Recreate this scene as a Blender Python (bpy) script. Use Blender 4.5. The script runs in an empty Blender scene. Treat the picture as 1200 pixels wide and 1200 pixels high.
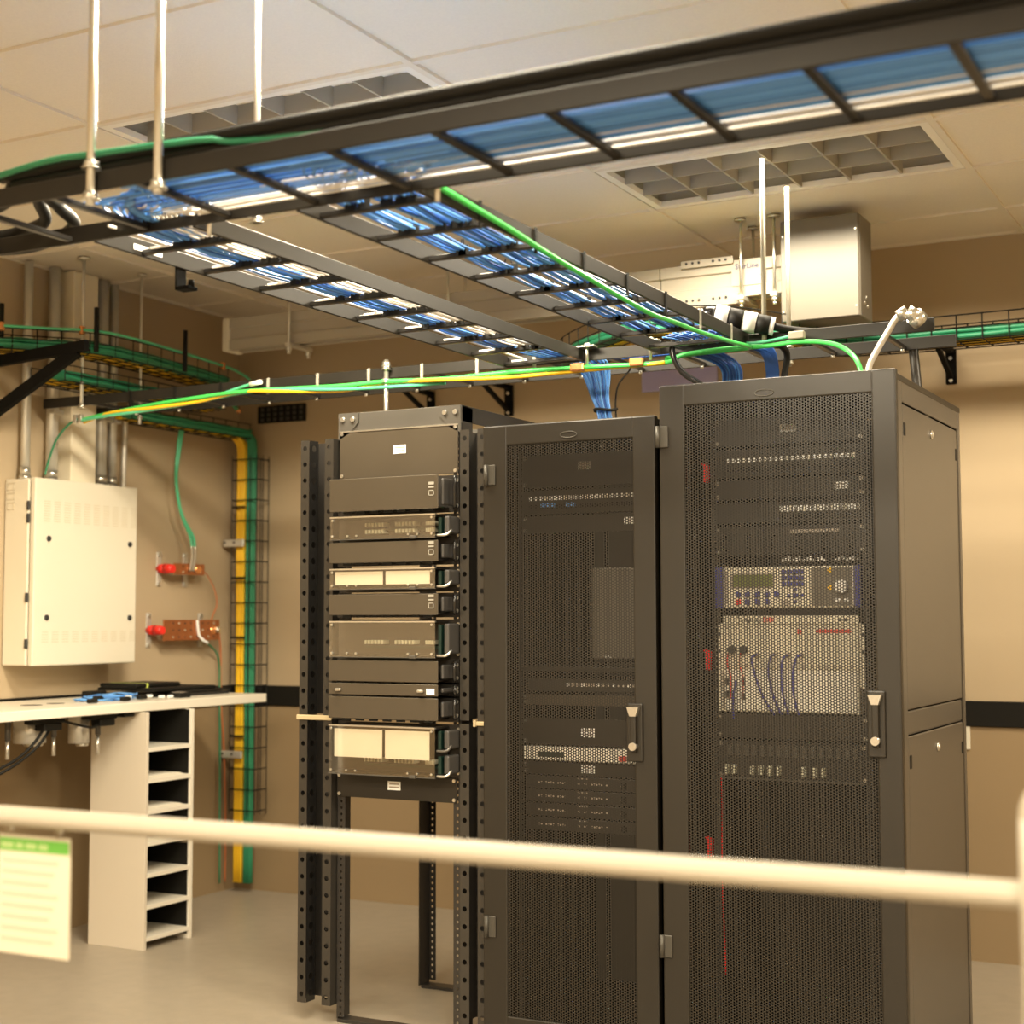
import bpy, bmesh, math, random
from mathutils import Vector, Matrix
random.seed(7)
SC = bpy.context.scene
COL = SC.collection
V = Vector

# ------------------------------------------------------------------ camera
cd = bpy.data.cameras.new('camera')
cam = bpy.data.objects.new('camera', cd)
COL.objects.link(cam)
cd.sensor_width = 36.0
cd.lens = 36.0 * 1810.0 / 1200.0
cd.clip_start = 0.05
_yaw, _pitch, _roll = math.radians(-27.857), math.radians(3.983), math.radians(-0.1187)
_f = V((math.sin(_yaw) * math.cos(_pitch), math.cos(_yaw) * math.cos(_pitch), math.sin(_pitch)))
_r = V((math.cos(_yaw), -math.sin(_yaw), 0))
_u = _r.cross(_f)
_r2 = _r * math.cos(_roll) + _u * math.sin(_roll)
_u2 = -_r * math.sin(_roll) + _u * math.cos(_roll)
_m = Matrix((( _r2.x, _u2.x, -_f.x, 0), (_r2.y, _u2.y, -_f.y, 0), (_r2.z, _u2.z, -_f.z, 0), (0, 0, 0, 1)))
cam.matrix_world = Matrix.Translation((0, 0, 1.40)) @ _m
cd.dof.use_dof = True
cd.dof.focus_distance = 5.0
cd.dof.aperture_fstop = 2.4
SC.camera = cam

# ------------------------------------------------------------------ world, lights, exposure
w = bpy.data.worlds.new('world')
SC.world = w
w.use_nodes = True
w.node_tree.nodes['Background'].inputs[0].default_value = (1, 0.86, 0.68, 1)
w.node_tree.nodes['Background'].inputs[1].default_value = 0.02
SC.view_settings.view_transform = 'Standard'
SC.view_settings.look = 'None'
SC.view_settings.gamma = 1.0
SC.view_settings.exposure = 0.18
SC.view_settings.use_curve_mapping = False
SC.cycles.use_denoising = True
SC.cycles.max_bounces = 8
SC.cycles.transparent_max_bounces = 16

LIGHT_COL = (1.0, 0.87, 0.65)
LIGHT_W = 155.0
# recessed fixtures: x, y of the centre
FIXTURES = [(-1.685, 5.235), (-1.685, 2.795), (0.735, 2.795), (-2.895, 4.015),
            (-1.685, 0.355), (0.735, 0.355), (0.735, 5.235),
            (-1.685, -1.9), (0.735, -1.9), (-4.105, -.865)]
for fx, fy in FIXTURES:
    ld = bpy.data.lights.new('fixture_lamp', 'AREA')
    ld.shape = 'RECTANGLE'
    ld.size, ld.size_y = 1.05, 0.46
    ld.color = LIGHT_COL
    ld.energy = LIGHT_W * {(-1.685, 5.235): 0.50, (0.735, 5.235): 0.70, (-2.895, 4.015): 1.15}.get((fx, fy), 1.0)
    ld.spread = math.radians(180)
    # luminaire photometry: sharp cut-off near the ceiling, wide batwing below it
    ld.use_nodes = True
    nt = ld.node_tree
    em = nt.nodes['Emission']
    ge = nt.nodes.new('ShaderNodeNewGeometry')
    sx = nt.nodes.new('ShaderNodeSeparateXYZ')
    ab = nt.nodes.new('ShaderNodeMath')
    ab.operation = 'ABSOLUTE'
    rp = nt.nodes.new('ShaderNodeValToRGB')
    el = rp.color_ramp.elements
    el[0].position, el[0].color = 0.215, (0, 0, 0, 1)
    el[1].position, el[1].color = 0.285, (1, 1, 1, 1)
    for p_, c_ in ((0.45, 0.95), (0.70, 0.55), (1.0, 0.30)):
        e_ = el.new(p_)
        e_.color = (c_, c_, c_, 1)
    nt.links.new(ge.outputs['Incoming'], sx.inputs[0])
    nt.links.new(sx.outputs['Z'], ab.inputs[0])
    nt.links.new(ab.outputs[0], rp.inputs[0])
    nt.links.new(rp.outputs[0], em.inputs['Strength'])
    lo = bpy.data.objects.new('fixture_lamp', ld)
    COL.objects.link(lo)
    lo.location = (fx, fy, 2.996)

# ------------------------------------------------------------------ materials
MATS = {}


def mat(name, col, rough=0.5, metal=0.0, noise=0.0, nscale=60.0, bump=0.0, bscale=200.0, spec=None, emit=None):
    if name in MATS:
        return MATS[name]
    m = bpy.data.materials.new(name)
    m.use_nodes = True
    nt = m.node_tree
    b = nt.nodes['Principled BSDF']
    b.inputs['Base Color'].default_value = (*col, 1)
    b.inputs['Roughness'].default_value = rough
    b.inputs['Metallic'].default_value = metal
    if spec is not None:
        b.inputs['Specular IOR Level'].default_value = spec
    if noise or bump:
        tc = nt.nodes.new('ShaderNodeTexCoord')
    if noise:
        n = nt.nodes.new('ShaderNodeTexNoise')
        n.inputs['Scale'].default_value = nscale
        n.inputs['Detail'].default_value = 4
        nt.links.new(tc.outputs['Object'], n.inputs['Vector'])
        mx = nt.nodes.new('ShaderNodeMixRGB')
        mx.inputs[1].default_value = (*[max(0, c * (1 - noise)) for c in col], 1)
        mx.inputs[2].default_value = (*[min(1, c * (1 + noise)) for c in col], 1)
        nt.links.new(n.outputs['Fac'], mx.inputs[0])
        nt.links.new(mx.outputs[0], b.inputs['Base Color'])
    if bump:
        n2 = nt.nodes.new('ShaderNodeTexNoise')
        n2.inputs['Scale'].default_value = bscale
        nt.links.new(tc.outputs['Object'], n2.inputs['Vector'])
        bp = nt.nodes.new('ShaderNodeBump')
        bp.inputs['Strength'].default_value = bump
        bp.inputs['Distance'].default_value = 0.002
        nt.links.new(n2.outputs['Fac'], bp.inputs['Height'])
        nt.links.new(bp.outputs[0], b.inputs['Normal'])
    if emit:
        b.inputs['Emission Color'].default_value = (*col, 1)
        b.inputs['Emission Strength'].default_value = emit
    MATS[name] = m
    return m


def wall_material():
    m = mat('wall_paint', (0.57, 0.47, 0.335), 0.7, 0, bump=0.25, bscale=350)
    nt = m.node_tree
    b = nt.nodes['Principled BSDF']
    g = nt.nodes.new('ShaderNodeNewGeometry')
    s = nt.nodes.new('ShaderNodeSeparateXYZ')
    nt.links.new(g.outputs['Position'], s.inputs[0])
    gt = nt.nodes.new('ShaderNodeMath')
    gt.operation = 'GREATER_THAN'
    gt.inputs[1].default_value = 1.0
    nt.links.new(s.outputs['Z'], gt.inputs[0])
    mx = nt.nodes.new('ShaderNodeMixRGB')
    mx.inputs[1].default_value = (0.29, 0.205, 0.11, 1)      # lower paint, below the chair rail
    mx.inputs[2].default_value = (0.45, 0.35, 0.225, 1)
    nt.links.new(gt.outputs[0], mx.inputs[0])
    nt.links.new(mx.outputs[0], b.inputs['Base Color'])
    return m


def acrylic_material(name, tint, gloss, rough=0.03):
    m = bpy.data.materials.new(name)
    m.use_nodes = True
    nt = m.node_tree
    nt.nodes.remove(nt.nodes['Principled BSDF'])
    out = nt.nodes['Material Output']
    t = nt.nodes.new('ShaderNodeBsdfTransparent')
    t.inputs[0].default_value = (*tint, 1)
    g = nt.nodes.new('ShaderNodeBsdfGlossy')
    g.inputs['Roughness'].default_value = rough
    g.inputs[0].default_value = (0.9, 0.9, 0.9, 1)
    mx = nt.nodes.new('ShaderNodeMixShader')
    mx.inputs[0].default_value = gloss
    nt.links.new(t.outputs[0], mx.inputs[1])
    nt.links.new(g.outputs[0], mx.inputs[2])
    nt.links.new(mx.outputs[0], out.inputs[0])
    MATS[name] = m
    return m


M_WALL = wall_material()
M_TRIM = mat('black_rubber_trim', (0.009, 0.008, 0.006), 0.6, spec=0.2)
M_TILE = mat('ceiling_tile_fibre', (0.80, 0.74, 0.64), 0.9, noise=0.06, nscale=120, bump=0.5, bscale=260)
M_GRID = mat('ceiling_grid_paint', (0.78, 0.72, 0.62), 0.5)
M_FLOOR = mat('vinyl_floor', (0.36, 0.31, 0.24), 0.4, noise=0.12, nscale=14)
M_CREAM = mat('cream_enamel', (0.70, 0.65, 0.53), 0.42, bump=0.08, bscale=600)
M_CREAMD = mat('cream_column_paint', (0.80, 0.72, 0.55), 0.7)
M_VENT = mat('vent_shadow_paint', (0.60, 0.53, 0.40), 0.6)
M_PANELD = mat('dark_plate_paint', (0.013, 0.011, 0.008), 0.45)
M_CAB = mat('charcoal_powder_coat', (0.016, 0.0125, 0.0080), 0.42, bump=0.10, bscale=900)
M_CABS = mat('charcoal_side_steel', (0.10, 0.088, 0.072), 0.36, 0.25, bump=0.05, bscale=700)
M_RACK = mat('black_rack_steel', (0.035, 0.031, 0.027), 0.38, 0.2)
M_RACKG = mat('grey_rack_aluminium', (0.11, 0.102, 0.088), 0.42, 0.4)
M_BLACK = mat('black_plastic', (0.008, 0.0075, 0.006), 0.55, spec=0.25)
M_BLACKG = mat('glossy_black_plastic', (0.016, 0.015, 0.014), 0.16)
M_BRACKET = mat('matte_black_bracket', (0.004, 0.0036, 0.003), 0.7, spec=0.1)
M_DARK = mat('dark_interior', (0.016, 0.014, 0.012), 0.7)
M_PANEL = mat('dark_bronze_panel', (0.090, 0.073, 0.051), 0.38, 0.3)
M_TRAY = mat('black_ladder_steel', (0.020, 0.018, 0.016), 0.34, 0.3)
M_TRAYG = mat('worn_ladder_steel', (0.018, 0.0155, 0.012), 0.48, 0.0, spec=0.3, noise=0.2, nscale=18)
M_ZINC = mat('zinc_plate', (0.72, 0.70, 0.64), 0.28, 0.9)
M_GALV = mat('galvanised_conduit', (0.70, 0.68, 0.62), 0.30, 0.55, noise=0.08, nscale=30)
M_ALU = mat('busway_aluminium', (0.40, 0.362, 0.30), 0.45, 0.0)
M_GREYBOX = mat('grey_beige_enamel', (0.175, 0.155, 0.122), 0.4)
M_BLUE = mat('blue_cable', (0.07, 0.25, 0.68), 0.35)
M_BLUE2 = mat('light_blue_cable', (0.15, 0.40, 0.86), 0.32)
M_BLUED = mat('dark_blue_cable', (0.025, 0.10, 0.38), 0.35)
M_WHITEC = mat('white_cable', (0.86, 0.84, 0.80), 0.35)
M_GREEN = mat('green_cable', (0.025, 0.24, 0.12), 0.45)
M_GREENB = mat('bright_green_cable', (0.07, 0.62, 0.12), 0.32)
M_GREENT = mat('teal_green_wire', (0.10, 0.55, 0.30), 0.35)
M_YELLOW = mat('yellow_cable', (0.95, 0.58, 0.02), 0.4)
M_COPPER = mat('copper_bar', (0.50, 0.19, 0.075), 0.34, 0.75, noise=0.15, nscale=40)
M_COPPERB = mat('bright_copper', (0.95, 0.42, 0.16), 0.25, 0.8)
M_RED = mat('red_insulator', (0.80, 0.03, 0.02), 0.4)
M_REDT = mat('red_tag', (0.90, 0.02, 0.02), 0.5)
M_ORANGEW = mat('copper_wire', (0.55, 0.17, 0.06), 0.4)
M_WHITE = mat('white_label', (0.92, 0.92, 0.90), 0.6)
M_PAPER = mat('cream_paper', (0.80, 0.75, 0.63), 0.8)
M_DESK = mat('white_laminate', (0.78, 0.73, 0.62), 0.35)
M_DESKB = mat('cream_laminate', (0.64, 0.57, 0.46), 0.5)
M_RAIL = mat('white_rail_paint', (0.40, 0.355, 0.28), 0.5)
M_CHASS = mat('ivory_chassis', (0.85, 0.78, 0.62), 0.5)
M_CHASSW = mat('white_chassis_plate', (0.95, 0.90, 0.78), 0.5)
M_NAVY = mat('navy_plastic', (0.05, 0.055, 0.28), 0.4)
M_LCD = mat('olive_lcd', (0.17, 0.20, 0.06), 0.25)
M_PCB = mat('green_circuit', (0.006, 0.024, 0.018), 0.4)
M_BEIGEC = mat('beige_connector', (0.62, 0.60, 0.46), 0.5)
M_MAUVE = mat('mauve_grey_plastic', (0.06, 0.056, 0.052), 0.4)
M_GREYM = mat('grey_monitor_plastic', (0.36, 0.34, 0.29), 0.5)
M_GREYS = mat('dull_grey_screen', (0.14, 0.125, 0.10), 0.45)
M_HINGE = mat('dull_hinge_steel', (0.07, 0.064, 0.053), 0.45, 0.3)
M_LAV = mat('lavender_sign_plastic', (0.46, 0.44, 0.80), 0.5)
M_GRNHEAD = mat('green_header_ink', (0.14, 0.45, 0.06), 0.6)
M_GREYINK = mat('grey_ink', (0.42, 0.36, 0.30), 0.7)
M_DKINK = mat('dark_ink', (0.03, 0.03, 0.03), 0.6)
M_REDINK = mat('red_ink', (0.70, 0.06, 0.04), 0.6)
M_BLUEINK = mat('blue_ink', (0.012, 0.012, 0.11), 0.5)
M_YTAPE = mat('yellow_strap', (0.52, 0.42, 0.25), 0.8)
M_ACRYL = acrylic_material('smoked_acrylic', (0.98, 0.97, 0.94), 0.14)
M_LOUVRE = mat('louvre_baffle', (0.40, 0.37, 0.31), 0.8, spec=0.0)
M_HOUSING = mat('fixture_white', (0.86, 0.82, 0.74), 0.5)

# ------------------------------------------------------------------ geometry helpers


class MB:
    def __init__(self):
        self.bm = bmesh.new()

    def box(self, x0, x1, y0, y1, z0, z1, bev=0.0, seg=1):
        r = bmesh.ops.create_cube(self.bm, size=1.0)
        vs = r['verts']
        c = V(((x0 + x1) / 2, (y0 + y1) / 2, (z0 + z1) / 2))
        s = V((abs(x1 - x0), abs(y1 - y0), abs(z1 - z0)))
        for v in vs:
            v.co = V((v.co.x * s.x, v.co.y * s.y, v.co.z * s.z)) + c
        if bev > 0:
            es = list({e for v in vs for e in v.link_edges})
            bmesh.ops.bevel(self.bm, geom=es, offset=bev, segments=seg, affect='EDGES', profile=0.5)
        return self

    def obox(self, p0, p1, wdt, hgt, up=(0, 0, 1)):
        """box beam from p0 to p1, wdt across, hgt along up"""
        p0, p1, up = V(p0), V(p1), V(up)
        d = (p1 - p0).normalized()
        s = d.cross(up).normalized()
        u = s.cross(d).normalized()
        vs = []
        for p in (p0, p1):
            for a, b in ((-1, -1), (1, -1), (1, 1), (-1, 1)):
                vs.append(self.bm.verts.new(p + s * a * wdt / 2 + u * b * hgt / 2))
        for f in ((0, 3, 2, 1), (4, 5, 6, 7), (0, 1, 5, 4), (1, 2, 6, 5), (2, 3, 7, 6), (3, 0, 4, 7)):
            self.bm.faces.new([vs[i] for i in f])
        return self

    def cyl(self, p0, p1, r, n=12, r1=None, cap=True):
        p0, p1 = V(p0), V(p1)
        d = p1 - p0
        L = d.length
        d.normalize()
        a = V((0, 0, 1)) if abs(d.z) < 0.9 else V((1, 0, 0))
        s = d.cross(a).normalized()
        u = s.cross(d)
        r1 = r if r1 is None else r1
        A, B = [], []
        for i in range(n):
            t = 2 * math.pi * i / n
            o = s * math.cos(t) + u * math.sin(t)
            A.append(self.bm.verts.new(p0 + o * r))
            B.append(self.bm.verts.new(p1 + o * r1))
        for i in range(n):
            j = (i + 1) % n
            f = self.bm.faces.new((A[i], A[j], B[j], B[i]))
            f.smooth = True
        if cap:
            self.bm.faces.new(A[::-1])
            self.bm.faces.new(B)
        return self

    def tube(self, pts, r, n=6, sub=6, smooth=True, cap=True):
        P = catmull([V(p) for p in pts], sub) if sub > 1 else [V(p) for p in pts]
        rings = []
        s = None
        for i, p in enumerate(P):
            d = (P[min(i + 1, len(P) - 1)] - P[max(i - 1, 0)])
            if d.length < 1e-9:
                d = V((0, 0, 1))
            d.normalize()
            if s is None:
                a = V((0, 0, 1)) if abs(d.z) < 0.9 else V((1, 0, 0))
                s = d.cross(a).normalized()
            else:
                s = (s - d * s.dot(d))
                if s.length < 1e-6:
                    s = d.orthogonal()
                s.normalize()
            u = s.cross(d)
            rings.append([self.bm.verts.new(p + (s * math.cos(2 * math.pi * k / n) + u * math.sin(2 * math.pi * k / n)) * r) for k in range(n)])
        for A, B in zip(rings, rings[1:]):
            for k in range(n):
                j = (k + 1) % n
                f = self.bm.faces.new((A[k], A[j], B[j], B[k]))
                f.smooth = smooth
        if cap:
            self.bm.faces.new(rings[0][::-1])
            self.bm.faces.new(rings[-1])
        return self

    def prism(self, poly, axis, a0, a1):
        """poly: list of 2D points; axis 'X','Y','Z' is the extrusion direction"""
        def mk(p, a):
            if axis == 'X':
                return V((a, p[0], p[1]))
            if axis == 'Y':
                return V((p[0], a, p[1]))
            return V((p[0], p[1], a))
        A = [self.bm.verts.new(mk(p, a0)) for p in poly]
        B = [self.bm.verts.new(mk(p, a1)) for p in poly]
        n = len(poly)
        self.bm.faces.new(A)
        self.bm.faces.new(B[::-1])
        for i in range(n):
            j = (i + 1) % n
            self.bm.faces.new((A[i], B[i], B[j], A[j]))
        return self

    def build(self, name, m, parent=None, smooth=False):
        me = bpy.data.meshes.new(name)
        bmesh.ops.recalc_face_normals(self.bm, faces=self.bm.faces[:])
        off = wloc(parent)
        if parent is not None:
            for v in self.bm.verts:
                v.co -= off
        self.bm.to_mesh(me)
        self.bm.free()
        if smooth:
            for p in me.polygons:
                p.use_smooth = True
        return link(name, me, m, parent)


def wloc(p):
    o = V((0, 0, 0))
    while p is not None:
        o = o + p.location
        p = p.parent
    return o


def link(name, me, m=None, parent=None, loc=None):
    o = bpy.data.objects.new(name, me)
    if m is not None and len(me.materials) == 0:
        me.materials.append(m)
    COL.objects.link(o)
    if parent is not None:
        o.parent = parent
    if loc is not None:
        o.location = V(loc) - wloc(parent)
    return o


def catmull(P, sub):
    if len(P) < 3:
        return [P[0].lerp(P[-1], i / sub) for i in range(sub + 1)] if len(P) == 2 else P
    out = []
    for i in range(len(P) - 1):
        p0 = P[max(i - 1, 0)]
        p1, p2 = P[i], P[i + 1]
        p3 = P[min(i + 2, len(P) - 1)]
        for k in range(sub):
            t = k / sub
            out.append(0.5 * ((2 * p1) + (p2 - p0) * t + (2 * p0 - 5 * p1 + 4 * p2 - p3) * t * t + (3 * p1 - p0 - 3 * p2 + p3) * t ** 3))
    out.append(P[-1])
    return out


def holed_sheet(name, org, u, v, du, dv, nu, nv, r, m, parent, stagger=False, sides=6, aspect=1.0):
    """sheet of nu x nv rectangular cells, each with a real polygonal hole in the middle"""
    org, u, v = V(org) - wloc(parent), V(u), V(v)
    verts, faces = [], []
    ring = [(math.cos(2 * math.pi * (k + 0.5) / sides) * r, math.sin(2 * math.pi * (k + 0.5) / sides) * r * aspect) for k in range(sides)]
    hw, hh = du / 2, dv / 2
    outer = []
    for k in range(sides):
        a = 2 * math.pi * (k + 0.5) / sides
        c, s = math.cos(a), math.sin(a)
        t = min(hw / abs(c) if abs(c) > 1e-6 else 1e9, hh / abs(s) if abs(s) > 1e-6 else 1e9)
        outer.append((c * t, s * t))
    corners = [(hw, hh), (-hw, hh), (-hw, -hh), (hw, -hh)]
    for i in range(nu):
        for j in range(nv):
            cu = (i + 0.5) * du
            cv = (j + 0.5) * dv + (dv / 2 if stagger and i % 2 else 0)
            b = len(verts)
            for (a, c) in ring + outer + corners:
                verts.append(org + u * (cu + a) + v * (cv + c))
            for k in range(sides):
                q = (k + 1) % sides
                o1, o2 = outer[k], outer[q]
                extra = None
                for ci, cc in enumerate(corners):
                    # corner between the two outer points when they lie on different sides
                    if (abs(o1[0] - cc[0]) < 1e-9 and abs(o2[1] - cc[1]) < 1e-9) or (abs(o1[1] - cc[1]) < 1e-9 and abs(o2[0] - cc[0]) < 1e-9):
                        if abs(o1[0] - o2[0]) > 1e-9 and abs(o1[1] - o2[1]) > 1e-9:
                            extra = ci
                f = [b + k, b + sides + k]
                if extra is not None:
                    f.append(b + 2 * sides + extra)
                f += [b + sides + q, b + q]
                faces.append(f)
    me = bpy.data.meshes.new(name)
    me.from_pydata(verts, [], faces)
    return link(name, me, m, parent)


def thing(name, label, cat, loc=(0, 0, 0), group=None):
    o = bpy.data.objects.new(name, None)
    o.empty_display_size = 0.05
    COL.objects.link(o)
    o.location = loc
    return tag(o, label, cat, group)


def tag(o, label, cat, group=None):
    o['label'] = label
    o['category'] = cat
    if group:
        o['group'] = group
    return o


def struct(o):
    o['kind'] = 'structure'
    return o


def stuff(o):
    o['kind'] = 'stuff'
    return o


def text(name, s, size, m, parent, loc, face='front', ext=0.0006, align='CENTER', spin=0.0):
    """lettering as a thin mesh. face: 'front' looks to -Y, 'right' looks to +X"""
    cu = bpy.data.curves.new(name, 'FONT')
    cu.body = s
    cu.size = size
    cu.extrude = ext
    cu.align_x = align
    cu.align_y = 'CENTER'
    cu.resolution_u = 2
    t = bpy.data.objects.new(name, cu)
    COL.objects.link(t)
    me = bpy.data.meshes.new_from_object(t.evaluated_get(bpy.context.evaluated_depsgraph_get()))
    bpy.data.objects.remove(t)
    bpy.data.curves.remove(cu)
    R = Matrix.Rotation(math.radians(90), 4, 'X')
    if face == 'right':
        R = Matrix.Rotation(math.radians(90), 4, 'Z') @ R
    if spin:
        R = R @ Matrix.Rotation(math.radians(spin), 4, 'Z')
    me.transform(R)
    me.materials.clear()
    return link(name, me, m, parent, loc)


def shared_screw():
    b = MB()
    b.cyl((0, 0.001, 0), (0, -0.003, 0), 0.0062, 10)
    me = bpy.data.meshes.new('screw')
    b.bm.to_mesh(me)
    b.bm.free()
    me.materials.append(M_ZINC)
    return me


SCREW = shared_screw()


def screw(parent, x, y, z, side=None):
    o = link('screw', SCREW, None, parent, (x, y, z))
    if side == 'right':
        o.rotation_euler = (0, 0, math.radians(90))
    return o


# ------------------------------------------------------------------ room
XL, XR, YB, YF, ZC = -5.13, 3.2, 6.58, -3.6, 3.0


def room():
    struct(MB().box(XL - 0.1, XL, YF, YB + 0.1, 0, ZC + 0.3).build('wall_left', M_WALL))
    struct(MB().box(XL, XR, YB, YB + 0.1, 0, ZC + 0.3).build('wall_back', M_WALL))
    struct(MB().box(XR, XR + 0.1, YF, YB + 0.1, 0, ZC + 0.3).build('wall_right', M_WALL))
    struct(MB().box(XL - 0.1, XR + 0.1, YF - 0.1, YF, 0, ZC + 0.3).build('wall_front', M_WALL))
    struct(MB().box(XL - 0.1, XR + 0.1, YF - 0.1, YB + 0.1, -0.1, 0).build('floor', M_FLOOR))
    struct(MB().box(XL, XR, YB - 0.012, YB, 0.955, 1.06, 0.003).build('trim_1', M_TRIM))
    struct(MB().box(XL, XL + 0.012, YF, YB - 0.012, 0.955, 1.06, 0.003).build('trim_2', M_TRIM))
    # narrow cream pilaster on the left wall
    struct(MB().box(XL, XL + 0.10, 5.235, 5.395, 1.5, ZC, 0.004).build('trim_3', M_CREAMD))
    # suspended ceiling: deck above, T-bars, one object per tile
    c = struct(MB().box(XL - 0.1, XR + 0.1, YF - 0.1, YB + 0.1, ZC + 0.2, ZC + 0.3).build('ceiling', M_TILE))
    gx = [-1.08 + 1.21 * k for k in range(-5, 5)]
    gy = [4.93 + 0.61 * k for k in range(-15, 4)]
    gx = [XL] + [g for g in gx if XL + 0.05 < g < XR - 0.05] + [XR]
    gy = [YF] + [g for g in gy if YF + 0.05 < g < YB - 0.05] + [YB]
    for g in gx[1:-1]:
        MB().box(g - 0.012, g + 0.012, YF, YB, ZC - 0.004, ZC + 0.03).build('grid_bar', M_GRID, c)
    for g in gy[1:-1]:
        MB().box(XL, XR, g - 0.012, g + 0.012, ZC - 0.003, ZC + 0.029).build('grid_bar', M_GRID, c)
    MB().box(XL, XL + 0.02, YF, YB, ZC - 0.003, ZC + 0.02).build('wall_angle', M_GRID, c)
    MB().box(XL, XR, YB - 0.02, YB, ZC - 0.003, ZC + 0.02).build('wall_angle', M_GRID, c)
    cache = {}
    for i in range(len(gx) - 1):
        for j in range(len(gy) - 1):
            x0, x1, y0, y1 = gx[i], gx[i + 1], gy[j], gy[j + 1]
            mx, my = (x0 + x1) / 2, (y0 + y1) / 2
            if any(abs(mx - fx) < 0.1 and abs(my - fy) < 0.1 for fx, fy in FIXTURES):
                continue
            key = (round(x1 - x0, 3), round(y1 - y0, 3))
            if key not in cache:
                b = MB()
                a, d = key[0] / 2 - 0.006, key[1] / 2 - 0.006
                b.box(-a, a, -d, d, 0.006, 0.022, 0.003)
                me = bpy.data.meshes.new('ceiling_tile')
                b.bm.to_mesh(me)
                b.bm.free()
                me.materials.append(M_TILE)
                cache[key] = me
            link('ceiling_tile', cache[key], None, c, (mx, my, ZC + random.uniform(-0.001, 0.001)))


FIX_WORDS = ['recessed louvred ceiling light above the server cabinets, near the busway',
             'recessed louvred ceiling light in front of the open rack aisle',
             'recessed louvred ceiling light to the right of the aisle',
             'recessed louvred ceiling light right above the two front-to-back ladder trays',
             'recessed louvred ceiling light above the handrail',
             'recessed louvred ceiling light right of the handrail',
             'recessed louvred ceiling light right of the cabinets by the back wall',
             'recessed louvred ceiling light behind the viewpoint, middle one',
             'recessed louvred ceiling light behind the viewpoint, right one',
             'recessed louvred ceiling light behind the viewpoint, left one']


def fixtures():
    for (fx, fy), lab in zip(FIXTURES, FIX_WORDS):
        t = thing('ceiling_light', lab, 'ceiling light', (fx, fy, ZC))
        a, d = 0.59, 0.29
        b = MB()
        for (x0, x1, y0, y1) in ((-a, a, -d, -d + 0.03), (-a, a, d - 0.03, d), (-a, -a + 0.03, -d + 0.03, d - 0.03), (a - 0.03, a, -d + 0.03, d - 0.03)):
            b.box(fx + x0, fx + x1, fy + y0, fy + y1, ZC - 0.001, ZC + 0.02)
        b.build('frame', M_HOUSING, t)
        b = MB()
        b.box(fx - a, fx + a, fy - d, fy + d, ZC + 0.105, ZC + 0.12)
        b.build('housing', M_HOUSING, t)
        b = MB()
        for (x0, x1, y0, y1) in ((-a, a, -d, -d + 0.01), (-a, a, d - 0.01, d), (-a, -a + 0.01, -d, d), (a - 0.01, a, -d, d)):
            b.box(fx + x0, fx + x1, fy + y0, fy + y1, ZC + 0.02, ZC + 0.105)
        b.build('housing_side', M_LOUVRE, t)
        for k in range(1, 6):
            x = fx - 0.56 + 1.12 * k / 6
            MB().box(x - 0.004, x + 0.004, fy - 0.26, fy + 0.26, ZC + 0.001, ZC + 0.066).build('louvre_blade', M_LOUVRE, t)
        for k in range(1, 3):
            y = fy - 0.26 + 0.52 * k / 3
            MB().box(fx - 0.56, fx + 0.56, y - 0.004, y + 0.004, ZC, ZC + 0.066).build('louvre_blade', M_LOUVRE, t)


room()
fixtures()

# ------------------------------------------------------------------ enclosed server cabinets


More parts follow.
